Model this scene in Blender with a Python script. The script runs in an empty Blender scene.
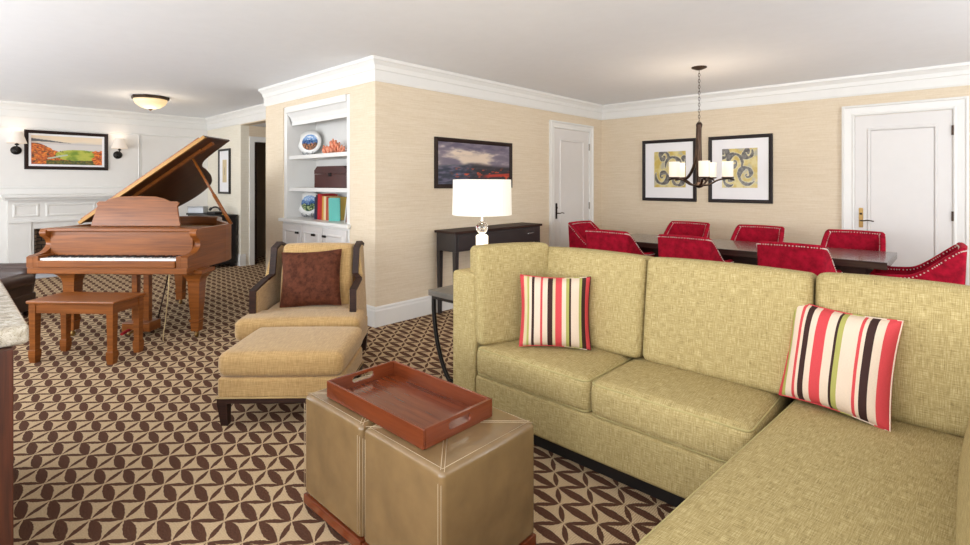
import bpy, bmesh, math, random
from mathutils import Vector, Matrix, noise
random.seed(7)
C = bpy.context.scene.collection
PI = math.pi
R = math.radians

# ------------------------------------------------------------ colour / materials
def lin(r, g, b):
    f = lambda v: (v/255/12.92) if v/255 <= .04045 else ((v/255+.055)/1.055)**2.4
    return (f(r), f(g), f(b), 1)

def new_mat(name):
    m = bpy.data.materials.new(name); m.use_nodes = True
    nt = m.node_tree; b = nt.nodes['Principled BSDF']
    return m, nt, b

def N(nt, t, **kw):
    n = nt.nodes.new(t)
    for k, v in kw.items(): setattr(n, k, v)
    return n

def noise_tex(nt, src, scale3, scale=1.0, detail=2.0, rough=.5, dist=0):
    mp = N(nt, 'ShaderNodeMapping'); mp.inputs['Scale'].default_value = scale3
    nt.links.new(src, mp.inputs['Vector'])
    n = N(nt, 'ShaderNodeTexNoise'); n.inputs['Scale'].default_value = scale
    n.inputs['Detail'].default_value = detail; n.inputs['Roughness'].default_value = rough
    n.inputs['Distortion'].default_value = dist
    nt.links.new(mp.outputs[0], n.inputs['Vector'])
    return n.outputs['Fac']

def ramp(nt, fac, stops):
    r = N(nt, 'ShaderNodeValToRGB'); el = r.color_ramp.elements
    el[0].position, el[0].color = stops[0]; el[1].position, el[1].color = stops[-1]
    for p, c in stops[1:-1]:
        e = el.new(p); e.color = c
    nt.links.new(fac, r.inputs[0]); return r.outputs[0]

def math_n(nt, op, a, b=None, c=None):
    n = N(nt, 'ShaderNodeMath', operation=op)
    for i, v in enumerate((a, b, c)):
        if v is None: continue
        if isinstance(v, (int, float)): n.inputs[i].default_value = v
        else: nt.links.new(v, n.inputs[i])
    return n.outputs[0]

def mixc(nt, fac, a, b, mode='MIX'):
    n = N(nt, 'ShaderNodeMix', data_type='RGBA', blend_type=mode)
    if isinstance(fac, (int, float)): n.inputs[0].default_value = fac
    else: nt.links.new(fac, n.inputs[0])
    for i, v in ((6, a), (7, b)):
        if isinstance(v, tuple): n.inputs[i].default_value = v
        else: nt.links.new(v, n.inputs[i])
    return n.outputs[2]

def bump(nt, b, h, strength=.3, dist=.002):
    n = N(nt, 'ShaderNodeBump'); n.inputs['Strength'].default_value = strength
    n.inputs['Distance'].default_value = dist
    nt.links.new(h, n.inputs['Height']); nt.links.new(n.outputs[0], b.inputs['Normal'])

def plain(name, c, rough=.5, metal=0, coat=0, var=.04, spec=.5):
    m, nt, b = new_mat(name)
    tc = N(nt, 'ShaderNodeTexCoord')
    f = noise_tex(nt, tc.outputs['Object'], (1, 1, 1), 9, 3)
    lo = tuple(max(0, v*(1-var)) for v in c[:3])+(1,); hi = tuple(min(1, v*(1+var)) for v in c[:3])+(1,)
    nt.links.new(ramp(nt, f, [(.3, lo), (.7, hi)]), b.inputs['Base Color'])
    b.inputs['Roughness'].default_value = rough; b.inputs['Metallic'].default_value = metal
    b.inputs['Coat Weight'].default_value = coat; b.inputs['Coat Roughness'].default_value = .12
    b.inputs['Specular IOR Level'].default_value = spec
    return m

def weave(name, c1, c2, su=40, sv=420, rough=.9, sheen=.0, bs=.35, third=None):
    """crossing stretched noise on the box-mapped UV = woven cloth"""
    m, nt, b = new_mat(name)
    tc = N(nt, 'ShaderNodeTexCoord'); uv = tc.outputs['UV']
    a = noise_tex(nt, uv, (su, sv, 1), 1, 2, .6)
    c = noise_tex(nt, uv, (sv, su, 1), 1, 2, .6)
    s = math_n(nt, 'ADD', a, c); s = math_n(nt, 'MULTIPLY', s, .5)
    stops = [(.36, c2), (.62, c1)]
    if third: stops = [(.34, c2), (.5, third), (.64, c1)]
    nt.links.new(ramp(nt, s, stops), b.inputs['Base Color'])
    b.inputs['Roughness'].default_value = rough
    b.inputs['Sheen Weight'].default_value = sheen; b.inputs['Specular IOR Level'].default_value = .2
    bump(nt, b, s, bs, .0015)
    return m

def velvet(name, c1, c2, scale=14, sheen=.4, rough=.8):
    m, nt, b = new_mat(name)
    tc = N(nt, 'ShaderNodeTexCoord')
    a = noise_tex(nt, tc.outputs['Object'], (1, 1, 1), scale, 5, .7)
    nt.links.new(ramp(nt, a, [(.35, c2), (.65, c1)]), b.inputs['Base Color'])
    f = noise_tex(nt, tc.outputs['Object'], (1, 1, 1), 260, 2)
    b.inputs['Roughness'].default_value = rough; b.inputs['Sheen Weight'].default_value = sheen
    b.inputs['Sheen Roughness'].default_value = .4
    b.inputs['Sheen Tint'].default_value = c1; b.inputs['Specular IOR Level'].default_value = .15
    bump(nt, b, f, .2, .001)
    return m

def wood(name, c1, c2, rough=.3, coat=.3, along='u', fine=60):
    m, nt, b = new_mat(name)
    tc = N(nt, 'ShaderNodeTexCoord')
    sc = (2.2, fine, 1) if along == 'u' else (fine, 2.2, 1)
    a = noise_tex(nt, tc.outputs['UV'], sc, 1, 4, .6, .6)
    w = noise_tex(nt, tc.outputs['UV'], (.8, 7, 1) if along == 'u' else (7, .8, 1), 1, 3, .6, 1.5)
    s = math_n(nt, 'ADD', math_n(nt, 'MULTIPLY', a, .55), math_n(nt, 'MULTIPLY', w, .45))
    nt.links.new(ramp(nt, s, [(.35, c2), (.65, c1)]), b.inputs['Base Color'])
    b.inputs['Roughness'].default_value = rough; b.inputs['Specular IOR Level'].default_value = .32
    b.inputs['Coat Weight'].default_value = coat; b.inputs['Coat Roughness'].default_value = .1
    return m

def emis(name, c, strength, base=(.9, .9, .9, 1)):
    m, nt, b = new_mat(name)
    b.inputs['Base Color'].default_value = base
    b.inputs['Emission Color'].default_value = c; b.inputs['Emission Strength'].default_value = strength
    b.inputs['Roughness'].default_value = .5
    return m

def glass(name, tint=(1, 1, 1, 1), rough=.02):
    m, nt, b = new_mat(name)
    b.inputs['Base Color'].default_value = tint; b.inputs['Transmission Weight'].default_value = 1
    b.inputs['Roughness'].default_value = rough; b.inputs['IOR'].default_value = 1.45
    return m

def vcol(name, rough=.5, coat=0):
    m, nt, b = new_mat(name)
    a = N(nt, 'ShaderNodeVertexColor', layer_name='Col')
    nt.links.new(a.outputs[0], b.inputs['Base Color'])
    b.inputs['Roughness'].default_value = rough; b.inputs['Coat Weight'].default_value = coat
    return m

def carpet():
    m, nt, b = new_mat('leaf lattice carpet')
    tc = N(nt, 'ShaderNodeTexCoord'); sp = N(nt, 'ShaderNodeSeparateXYZ')
    wob = N(nt, 'ShaderNodeTexNoise'); wob.inputs['Scale'].default_value = 90; wob.inputs['Detail'].default_value = 1
    nt.links.new(tc.outputs['Object'], wob.inputs['Vector'])
    wv = N(nt, 'ShaderNodeVectorMath', operation='MULTIPLY_ADD')
    nt.links.new(wob.outputs['Color'], wv.inputs[0]); wv.inputs[1].default_value = (.008, .008, 0); wv.inputs[2].default_value = (-.004, -.004, 0)
    ad = N(nt, 'ShaderNodeVectorMath', operation='ADD')
    nt.links.new(tc.outputs['Object'], ad.inputs[0]); nt.links.new(wv.outputs[0], ad.inputs[1])
    nt.links.new(ad.outputs[0], sp.inputs[0])
    X = math_n(nt, 'ADD', sp.outputs[0], 1.350); Y = math_n(nt, 'SUBTRACT', sp.outputs[1], 1.922)
    a1, b1, a2, b2 = .1027, .094, .081, -.0935          # lattice vectors
    det = a1*b2-a2*b1
    u = math_n(nt, 'ADD', math_n(nt, 'MULTIPLY', X, b2/det), math_n(nt, 'MULTIPLY', Y, -a2/det))
    v = math_n(nt, 'ADD', math_n(nt, 'MULTIPLY', X, -b1/det), math_n(nt, 'MULTIPLY', Y, a1/det))
    def lens(along, d, w, pw):
        s = math_n(nt, 'ABSOLUTE', math_n(nt, 'SINE', math_n(nt, 'MULTIPLY', along, PI)))
        s = math_n(nt, 'SUBTRACT', math_n(nt, 'POWER', s, pw), .13)
        s = math_n(nt, 'MULTIPLY', s, w)
        return math_n(nt, 'LESS_THAN', math_n(nt, 'ABSOLUTE', d), s)
    def near(x): return math_n(nt, 'SUBTRACT', x, math_n(nt, 'ROUND', x))
    l1 = lens(u, near(v), .115, 1.0)
    l2 = lens(v, near(u), .10, 1.0)
    l3 = lens(u, near(math_n(nt, 'SUBTRACT', v, u)), .29, .8)
    # the long leaf runs between lattice nodes along v1+v2
    allm = math_n(nt, 'MAXIMUM', math_n(nt, 'MAXIMUM', l1, l2), l3)
    f = noise_tex(nt, tc.outputs['Object'], (1, 1, 1), 160, 3, .7)
    rib = N(nt, 'ShaderNodeTexWave'); rib.inputs['Scale'].default_value = 34; rib.inputs['Distortion'].default_value = 2.5
    rib.inputs['Detail'].default_value = 1
    nt.links.new(tc.outputs['Object'], rib.inputs['Vector'])
    beige = ramp(nt, math_n(nt, 'ADD', math_n(nt, 'MULTIPLY', f, .7), math_n(nt, 'MULTIPLY', rib.outputs['Fac'], .3)),
                 [(.25, lin(162, 134, 100)), (.7, lin(208, 184, 150))])
    brown = ramp(nt, f, [(.3, lin(66, 42, 32)), (.7, lin(104, 72, 56))])
    nt.links.new(mixc(nt, allm, beige, brown), b.inputs['Base Color'])
    b.inputs['Roughness'].default_value = .95; b.inputs['Specular IOR Level'].default_value = .1
    bump(nt, b, math_n(nt, 'ADD', f, rib.outputs['Fac']), .3, .003)
    return m

def wallpaper(name, c1, c2):
    m, nt, b = new_mat(name)
    tc = N(nt, 'ShaderNodeTexCoord')
    a = noise_tex(nt, tc.outputs['Object'], (3.5, 3.5, 160), 1, 3, .65)
    w = noise_tex(nt, tc.outputs['Object'], (60, 60, 30), 1, 2)
    s = math_n(nt, 'ADD', math_n(nt, 'MULTIPLY', a, .8), math_n(nt, 'MULTIPLY', w, .2))
    nt.links.new(ramp(nt, s, [(.35, c2), (.62, c1)]), b.inputs['Base Color'])
    b.inputs['Roughness'].default_value = .8; b.inputs['Specular IOR Level'].default_value = .2
    bump(nt, b, s, .15, .001)
    return m

def stripes(name, bands):
    """bands: (end position 0..1 across U, colour)"""
    m, nt, b = new_mat(name)
    tc = N(nt, 'ShaderNodeTexCoord'); sp = N(nt, 'ShaderNodeSeparateXYZ')
    nt.links.new(tc.outputs['UV'], sp.inputs[0])
    r = N(nt, 'ShaderNodeValToRGB'); r.color_ramp.interpolation = 'CONSTANT'
    el = r.color_ramp.elements; el[0].position = 0; el[0].color = bands[0][1]
    el[1].position = bands[0][0]; el[1].color = bands[1][1]
    for i in range(1, len(bands)-1):
        e = el.new(bands[i][0]); e.color = bands[i+1][1]
    nt.links.new(sp.outputs[0], r.inputs[0])
    f = noise_tex(nt, tc.outputs['UV'], (60, 400, 1), 1, 2)
    c = mixc(nt, .35, r.outputs[0], ramp(nt, f, [(.3, (.55, .55, .55, 1)), (.7, (1, 1, 1, 1))]), 'MULTIPLY')
    nt.links.new(c, b.inputs['Base Color']); b.inputs['Roughness'].default_value = .75
    b.inputs['Specular IOR Level'].default_value = .25
    bump(nt, b, f, .15, .001)
    return m

def granite():
    m, nt, b = new_mat('speckled granite')
    tc = N(nt, 'ShaderNodeTexCoord')
    a = noise_tex(nt, tc.outputs['Object'], (1, 1, 1), 22, 6, .75, .8)
    v = N(nt, 'ShaderNodeTexVoronoi'); v.inputs['Scale'].default_value = 170
    nt.links.new(tc.outputs['Object'], v.inputs['Vector'])
    c1 = ramp(nt, a, [(.3, lin(120, 108, 92)), (.48, lin(176, 166, 148)), (.6, lin(205, 198, 184)), (.75, lin(150, 128, 104))])
    sp = math_n(nt, 'LESS_THAN', v.outputs['Distance'], .22)
    c = mixc(nt, math_n(nt, 'MULTIPLY', sp, .5), c1, lin(70, 60, 52))
    nt.links.new(c, b.inputs['Base Color']); b.inputs['Roughness'].default_value = .18
    return m

def brick():
    m, nt, b = new_mat('sooty firebrick')
    tc = N(nt, 'ShaderNodeTexCoord'); mp = N(nt, 'ShaderNodeMapping'); mp.inputs['Rotation'].default_value = (R(90), 0, R(90))
    nt.links.new(tc.outputs['Object'], mp.inputs[0])
    t = N(nt, 'ShaderNodeTexBrick'); t.inputs['Scale'].default_value = 4.5
    t.inputs['Color1'].default_value = lin(120, 96, 74); t.inputs['Color2'].default_value = lin(86, 70, 56)
    t.inputs['Mortar'].default_value = lin(28, 24, 22); t.inputs['Mortar Size'].default_value = .03
    nt.links.new(tc.outputs['UV'], t.inputs['Vector'])
    nt.links.new(t.outputs[0], b.inputs['Base Color']); b.inputs['Roughness'].default_value = .9
    return m

M = {}
M['carpet'] = carpet()
M['wallpaper'] = wallpaper('beige grasscloth wallpaper', lin(223, 208, 186), lin(211, 193, 166))
M['wallpaper_pale'] = wallpaper('cream wallpaper', lin(230, 224, 210), lin(220, 212, 194))
M['white_wall'] = plain('white wall paint', lin(228, 225, 221), .6, var=.01)
M['ceiling'] = plain('white ceiling paint', lin(236, 237, 240), .8, var=.01)
M['trim'] = plain('white trim gloss', lin(226, 224, 220), .35, var=.01)
M['door'] = plain('white door paint', lin(218, 214, 211), .4, var=.01)
M['sofa'] = weave('green gold linen', lin(198, 180, 134), lin(128, 111, 70), 22, 430, third=lin(169, 150, 101))
M['piping'] = plain('linen piping', lin(172, 158, 106), .9)
M['black'] = plain('plain black', lin(24, 20, 20), .5)
M['dark_wood'] = wood('espresso wood', lin(58, 32, 22), lin(32, 17, 12), .55, .0)
M['espresso'] = wood('dark table top', lin(70, 50, 44), lin(44, 30, 28), .25, .4)
M['charcoal'] = plain('charcoal lacquer', lin(50, 45, 45), .4)
M['piano'] = wood('reddish walnut', lin(146, 84, 34), lin(106, 57, 20), .34, .10)
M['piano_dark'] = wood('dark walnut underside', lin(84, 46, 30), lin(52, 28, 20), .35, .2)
M['tray'] = wood('cherry tray wood', lin(128, 62, 32), lin(88, 38, 18), .22, .2, fine=40)
M['tray_v'] = wood('cherry tray end wood', lin(128, 62, 32), lin(88, 38, 18), .22, .2, fine=40)
M['walnut'] = wood('counter walnut', lin(92, 46, 26), lin(40, 20, 12), .45, .05, along='v', fine=40)
M['granite'] = granite()
M['chenille'] = weave('gold chenille', lin(196, 162, 110), lin(160, 126, 78), 14, 200, .75, .25, .15)
M['chenille_piping'] = plain('tan welt', lin(190, 160, 108), .8)
M['brown_velvet'] = velvet('brown velvet', lin(100, 56, 38), lin(66, 34, 22), 26)
M['red_velvet'] = velvet('red velvet', lin(172, 14, 44), lin(126, 6, 30), 18, .25)
M['leather'] = plain('taupe leather', lin(122, 97, 64), .27, var=.14, coat=.35)
M['brown_leather'] = plain('dark brown leather', lin(62, 42, 34), .38, var=.15, coat=.1)
M['stitch'] = plain('pale stitching', lin(176, 154, 124), .7)
M['nail'] = plain('pewter nailheads', lin(214, 206, 196), .3, .6)
M['bronze'] = plain('oil rubbed bronze', lin(62, 46, 36), .4, .7, var=.2)
M['black_iron'] = plain('black iron', lin(28, 24, 22), .4, .5)
M['brass'] = plain('antique brass', lin(150, 120, 72), .35, .9)
M['gold'] = plain('gold lacquer', lin(150, 108, 48), .45, .3)
M['nickel'] = plain('satin nickel', lin(190, 190, 190), .25, .9)
M['keys'] = plain('ivory keys', lin(244, 242, 238), .25, var=.01)
M['black_keys'] = plain('ebony keys', lin(16, 14, 14), .25)
M['red_felt'] = plain('red felt', lin(150, 20, 24), .9)
M['mat'] = plain('white picture mat', lin(236, 234, 236), .8, var=.01)
M['frame'] = plain('dark picture frame', lin(38, 24, 20), .5, coat=0, spec=.25)
M['frame_grey'] = plain('charcoal picture frame', lin(38, 31, 31), .5, coat=0, spec=.25)
M['painting'] = vcol('painted canvas', .5, .1)
M['china'] = vcol('painted china', .15, .3)
M['lampshade'] = emis('lit pleated shade', (1, .86, .66, 1), .26, (.62, .60, .56, 1))
M['globe'] = emis('lit frosted glass', (1, .66, .28, 1), .55, (.5, .45, .36, 1))
M['sconce_shade'] = emis('lit sconce shade', (1, .78, .58, 1), .22, (.6, .56, .52, 1))
M['opal'] = emis('lit opal cylinder', (1, .82, .60, 1), .5, (.45, .43, .4, 1))
M['crystal'] = glass('crystal')
M['lit_column'] = emis('glowing frosted column', (1, .82, .5, 1), .8)
M['coral'] = velvet('orange coral', lin(232, 170, 140), lin(216, 116, 84), 30, 0)
M['chest'] = plain('dark red leather', lin(66, 30, 24), .4, var=.15)
M['silver'] = plain('brushed silver', lin(168, 170, 174), .35, .8)
M['cord'] = plain('tan cord', lin(200, 176, 130), .6)
M['brick'] = brick()
M['hearth'] = plain('pale stone hearth', lin(190, 192, 200), .5, var=.05)
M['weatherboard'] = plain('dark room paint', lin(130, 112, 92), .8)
M['grey_stone'] = plain('grey slate top', lin(92, 86, 78), .45, var=.25)
M['pane'] = glass('window pane', rough=0)
CR, RED, BLK, GRN, TAN = lin(222, 200, 178), lin(206, 70, 74), lin(58, 34, 30), lin(170, 166, 90), lin(208, 190, 150)
M['stripe'] = stripes('striped sateen left', [(.05, RED), (.10, TAN), (.13, GRN), (.17, CR), (.21, BLK), (.30, CR), (.33, RED), (.40, CR), (.47, BLK), (.51, TAN), (.60, RED), (.66, CR), (.70, GRN), (.73, BLK), (.84, CR), (.88, GRN), (.94, BLK), (1, RED)])
M['stripe2'] = stripes('striped sateen right', [(.03, RED), (.07, GRN), (.14, CR), (.17, RED), (.20, CR), (.26, BLK), (.32, CR), (.42, RED), (.50, CR), (.52, BLK), (.57, GRN), (.70, CR), (.73, RED), (.76, CR), (.83, BLK), (.90, CR), (1, RED)])

# ------------------------------------------------------------ mesh helpers
def boxuv(me):
    if not me.uv_layers: me.uv_layers.new(name='UVMap')
    uv = me.uv_layers[0].data
    for p in me.polygons:
        n = p.normal; ax = max(range(3), key=lambda i: abs(n[i]))
        for li in p.loop_indices:
            c = me.vertices[me.loops[li].vertex_index].co
            if ax == 0: uv[li].uv = (c.y, c.z)
            elif ax == 1: uv[li].uv = (c.x, c.z)
            else: uv[li].uv = (c.x, c.y)

def obj(name, bm, mat, parent=None, smooth=False, loc=None, rot=None, uv=True, label=None):
    me = bpy.data.meshes.new(name)
    bmesh.ops.recalc_face_normals(bm, faces=bm.faces[:]) if uv != 'keep' else None
    bm.to_mesh(me); bm.free()
    if uv is True: boxuv(me)
    if smooth:
        for p in me.polygons: p.use_smooth = True
    for mm in (mat if isinstance(mat, (list, tuple)) else [mat]):
        me.materials.append(M[mm] if isinstance(mm, str) else mm)
    if smooth == 'auto':
        try: me.set_sharp_from_angle(angle=R(38))
        except Exception: pass
    o = bpy.data.objects.new(name, me); C.objects.link(o)
    if parent: o.parent = parent
    if loc: o.location = loc
    if rot: o.rotation_euler = rot
    if label: o['label'] = label
    return o

def tag(o, label, cat, group=None, kind=None):
    o['label'] = label; o['category'] = cat
    if group: o['group'] = group
    if kind: o['kind'] = kind
    return o

def thing(name, label, cat, loc=(0, 0, 0), rz=0, group=None):
    o = bpy.data.objects.new(name, None); C.objects.link(o); o.empty_display_size = .1
    o.location = loc; o.rotation_euler = (0, 0, rz)
    return tag(o, label, cat, group)

def structure(name, bm, mat, **k):
    o = obj(name, bm, mat, **k); o['kind'] = 'structure'; return o

def dup(o, loc=None, rz=None, label=None, parent=None):
    c = o.copy(); C.objects.link(c)
    if parent: c.parent = parent
    if loc is not None: c.location = loc
    if rz is not None: c.rotation_euler = (0, 0, rz)
    if label: c['label'] = label
    for ch in list(o.children): dup(ch, parent=c)
    return c

def box(bm, x0, x1, y0, y1, z0, z1, mi=0):
    vs = [bm.verts.new((x, y, z)) for x in (x0, x1) for y in (y0, y1) for z in (z0, z1)]
    for f in ((0, 1, 3, 2), (4, 6, 7, 5), (0, 4, 5, 1), (2, 3, 7, 6), (0, 2, 6, 4), (1, 5, 7, 3)):
        bm.faces.new([vs[i] for i in f]).material_index = mi
    return vs

def bevbox(bm, x0, x1, y0, y1, z0, z1, b=.004, seg=2, mi=0):
    t = bmesh.new(); box(t, x0, x1, y0, y1, z0, z1)
    bmesh.ops.recalc_face_normals(t, faces=t.faces[:])
    bmesh.ops.bevel(t, geom=t.edges[:], offset=b, segments=seg, affect='EDGES', profile=.5)
    merge(bm, t, mi=mi)

def merge(bm, t, mat=None, mi=None):
    if mat is not None: bmesh.ops.transform(t, matrix=mat, verts=t.verts[:])
    vm = {}
    for v in t.verts: vm[v] = bm.verts.new(v.co)
    for f in t.faces:
        try:
            nf = bm.faces.new([vm[v] for v in f.verts]); nf.smooth = f.smooth
            nf.material_index = f.material_index if mi is None else mi
        except ValueError: pass
    t.free()

def B(): return bmesh.new()

def bb(*a, b=.004, seg=2):
    bm = B(); bevbox(bm, *a, b=b, seg=seg); return bm

def rbox(w, d, h, r, puff=(0, 0, 0), nb=4, nin=8, bm=None, sag=0):
    """rounded cushion block centred on the origin; puff = crown on the x, y, z faces"""
    own = bm is None
    if own: bm = B()
    dims = (w/2, d/2, h/2)
    def axis(a):
        rr = min(r, a*.98); s = []
        for i in range(nb+1): s.append(-a + rr*(1-math.tan(R(45)*(1-i/nb))))
        n = nin
        for i in range(1, n): s.append(-a+rr + (2*a-2*rr)*i/n)
        for i in range(nb+1): s.append(a - rr*(1-math.tan(R(45)*i/nb)))
        return s
    ax = [axis(a) for a in dims]; vm = {}
    def vert(i, j, k):
        key = (i, j, k)
        if key in vm: return vm[key]
        p = Vector((ax[0][i], ax[1][j], ax[2][k]))
        q = Vector([max(-dims[n]+min(r, dims[n]*.98), min(dims[n]-min(r, dims[n]*.98), p[n])) for n in range(3)])
        dlt = p-q
        if dlt.length > 1e-9: p = q+dlt.normalized()*r if r < min(dims) else q+Vector([dlt.normalized()[n]*min(r, dims[n]*.98) for n in range(3)])
        t = [p[n]/dims[n] for n in range(3)]
        g = [max(0, 1-t[n]*t[n]) for n in range(3)]
        p2 = Vector(p)
        p2.x += puff[0]*t[0]*(g[1]*g[2])**.6
        p2.y += puff[1]*t[1]*(g[0]*g[2])**.6
        p2.z += puff[2]*t[2]*(g[0]*g[1])**.6
        vm[key] = bm.verts.new(p2); return vm[key]
    n = [len(a)-1 for a in ax]
    def quad(a, b, c, d): bm.faces.new([vert(*a), vert(*b), vert(*c), vert(*d)]).smooth = True
    for i in range(n[0]):
        for j in range(n[1]):
            quad((i, j, 0), (i, j+1, 0), (i+1, j+1, 0), (i+1, j, 0)); quad((i, j, n[2]), (i+1, j, n[2]), (i+1, j+1, n[2]), (i, j+1, n[2]))
    for i in range(n[0]):
        for k in range(n[2]):
            quad((i, 0, k), (i+1, 0, k), (i+1, 0, k+1), (i, 0, k+1)); quad((i, n[1], k), (i, n[1], k+1), (i+1, n[1], k+1), (i+1, n[1], k))
    for j in range(n[1]):
        for k in range(n[2]):
            quad((0, j, k), (0, j, k+1), (0, j+1, k+1), (0, j+1, k)); quad((n[0], j, k), (n[0], j+1, k), (n[0], j+1, k+1), (n[0], j, k+1))
    return bm

def tube(bm, pts, r, seg=8, closed=False, flat=1.0):
    """round bar along points; r may be a list"""
    pts = [Vector(p) for p in pts]; n = len(pts); rings = []
    up = Vector((0, 0, 1)); prev = None
    for i, p in enumerate(pts):
        a = pts[(i-1) % n] if (closed or i) else p; b = pts[(i+1) % n] if (closed or i < n-1) else p
        t = (b-a).normalized()
        if prev is None:
            s = t.cross(up) if abs(t.dot(up)) < .95 else t.cross(Vector((1, 0, 0)))
        else: s = prev-t*prev.dot(t)
        s.normalize(); prev = s; o = t.cross(s)
        rr = r[i] if isinstance(r, (list, tuple)) else r
        rings.append([bm.verts.new(p+s*math.cos(2*PI*k/seg)*rr*flat+o*math.sin(2*PI*k/seg)*rr) for k in range(seg)])
    m = n if closed else n-1
    for i in range(m):
        A, D = rings[i], rings[(i+1) % n]
        for k in range(seg):
            bm.faces.new([A[k], A[(k+1) % seg], D[(k+1) % seg], D[k]]).smooth = True
    if not closed:
        bm.faces.new(rings[0]); bm.faces.new(rings[-1][::-1])

def lathe(bm, prof, seg=24, cx=0, cy=0, cz=0):
    rings = []
    for r, z in prof:
        rings.append([bm.verts.new((cx+max(r, .0004)*math.cos(2*PI*k/seg), cy+max(r, .0004)*math.sin(2*PI*k/seg), cz+z)) for k in range(seg)])
    for i in range(len(rings)-1):
        for k in range(seg):
            bm.faces.new([rings[i][k], rings[i][(k+1) % seg], rings[i+1][(k+1) % seg], rings[i+1][k]]).smooth = True
    if prof[0][0] > .0005 or True: bm.faces.new(rings[0][::-1])
    bm.faces.new(rings[-1])

def prism(bm, pts, z0, z1, bev=0, mat=None):
    t = B(); lo = [t.verts.new((x, y, z0)) for x, y in pts]; hi = [t.verts.new((x, y, z1)) for x, y in pts]
    t.faces.new(lo[::-1]); t.faces.new(hi); n = len(pts)
    for i in range(n): t.faces.new([lo[i], lo[(i+1) % n], hi[(i+1) % n], hi[i]])
    bmesh.ops.recalc_face_normals(t, faces=t.faces[:])
    if bev:
        bmesh.ops.bevel(t, geom=t.edges[:], offset=bev, segments=2, affect='EDGES', profile=.5)
    merge(bm, t, mat)

def catmull(pts, sub=6, closed=False):
    P = [Vector(p) for p in pts]; out = []; n = len(P)
    for i in range(n if closed else n-1):
        p0 = P[(i-1) % n] if (closed or i) else P[i]; p1 = P[i]; p2 = P[(i+1) % n]
        p3 = P[(i+2) % n] if (closed or i < n-2) else P[i+1]
        for s in range(sub):
            t = s/sub
            out.append(.5*((2*p1)+(p2-p0)*t+(2*p0-5*p1+4*p2-p3)*t*t+(3*p1-p0-3*p2+p3)*t**3))
    if not closed: out.append(P[-1])
    return out

def sweep(bm, path, prof, closed=False):
    """moulding: path = 2D wall line with the room on its LEFT; prof = (out from wall, z)"""
    P = [Vector(p) for p in path]; n = len(P); rings = []
    for i, p in enumerate(P):
        def nrm(a, b):
            d = (b-a).normalized(); return Vector((-d.y, d.x))
        if closed or 0 < i < n-1:
            n1 = nrm(P[i-1], p); n2 = nrm(p, P[(i+1) % n]); m = (n1+n2); m = m/(m.dot(n1)) if m.length > 1e-6 else n1
        elif i == 0: m = nrm(p, P[1])
        else: m = nrm(P[i-1], p)
        rings.append([bm.verts.new((p.x+m.x*o, p.y+m.y*o, z)) for o, z in prof])
    k = len(prof)
    for i in range(n if closed else n-1):
        A, D = rings[i], rings[(i+1) % n]
        for j in range(k):
            bm.faces.new([A[j], A[(j+1) % k], D[(j+1) % k], D[j]])
    if not closed: bm.faces.new(rings[0]); bm.faces.new(rings[-1][::-1])

def rect_mould(bm, w, h, prof, origin, ux, uz, n):
    """picture-frame moulding around a w x h rectangle. prof = (inset from outer edge, out)"""
    cs = [(0, 0, 1, 1), (w, 0, -1, 1), (w, h, -1, -1), (0, h, 1, -1)]
    ux, uz, n, origin = Vector(ux), Vector(uz), Vector(n), Vector(origin); rings = []
    for x, z, sx, sz in cs:
        rings.append([bm.verts.new(origin+ux*(x+sx*i)+uz*(z+sz*i)+n*o) for i, o in prof])
    k = len(prof)
    for i in range(4):
        A, D = rings[i], rings[(i+1) % 4]
        for j in range(k): bm.faces.new([A[j], A[(j+1) % k], D[(j+1) % k], D[j]])

def pillow_mesh(w, h, t, nx=22):
    """thrown cushion in local XZ plane, thickness along Y; UV runs 0..1 over the face"""
    bm = B(); uvl = bm.loops.layers.uv.new('UVMap'); sides = []
    for s in (-1, 1):
        g = []
        for i in range(nx+1):
            row = []
            for j in range(nx+1):
                a, b = 2*i/nx-1, 2*j/nx-1
                th = ((1-abs(a)**3.2)*(1-abs(b)**3.2))**.62
                px = a*(w/2)*(1-.07*(1-b*b)*abs(a)**2)
                pz = b*(h/2)*(1-.07*(1-a*a)*abs(b)**2)
                wr = .004*noise.noise(Vector((a*3+w*9, b*3, s*2+h)))*th
                row.append(bm.verts.new((px, s*(t/2*th+wr+.003), pz)))
            g.append(row)
        sides.append(g)
        for i in range(nx):
            for j in range(nx):
                q = [(i, j), (i+1, j), (i+1, j+1), (i, j+1)]
                if s > 0: q = q[::-1]
                f = bm.faces.new([g[a][b] for a, b in q]); f.smooth = True
                for l, (a, b) in zip(f.loops, q): l[uvl].uv = (a/nx, b/nx)
    A, D = sides
    ring = [(i, 0) for i in range(nx)]+[(nx, j) for j in range(nx)]+[(i, nx) for i in range(nx, 0, -1)]+[(0, j) for j in range(nx, 0, -1)]
    for k in range(len(ring)):
        a, b = ring[k], ring[(k+1) % len(ring)]
        f = bm.faces.new([A[b[0]][b[1]], A[a[0]][a[1]], D[a[0]][a[1]], D[b[0]][b[1]]]); f.smooth = True
        for l, q in zip(f.loops, (b, a, a, b)): l[uvl].uv = (q[0]/nx, q[1]/nx)
    return bm

def pillow_seam(w, h):
    pts = []
    n = 14
    def P(a, b): return (a*(w/2)*(1-.07*(1-b*b)*abs(a)**2), 0, b*(h/2)*(1-.07*(1-a*a)*abs(b)**2))
    for i in range(n): pts.append(P(2*i/n-1, -1))
    for i in range(n): pts.append(P(1, 2*i/n-1))
    for i in range(n): pts.append(P(1-2*i/n, 1))
    for i in range(n): pts.append(P(-1, 1-2*i/n))
    bm = B(); tube(bm, pts, .004, 6, closed=True); return bm

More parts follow.
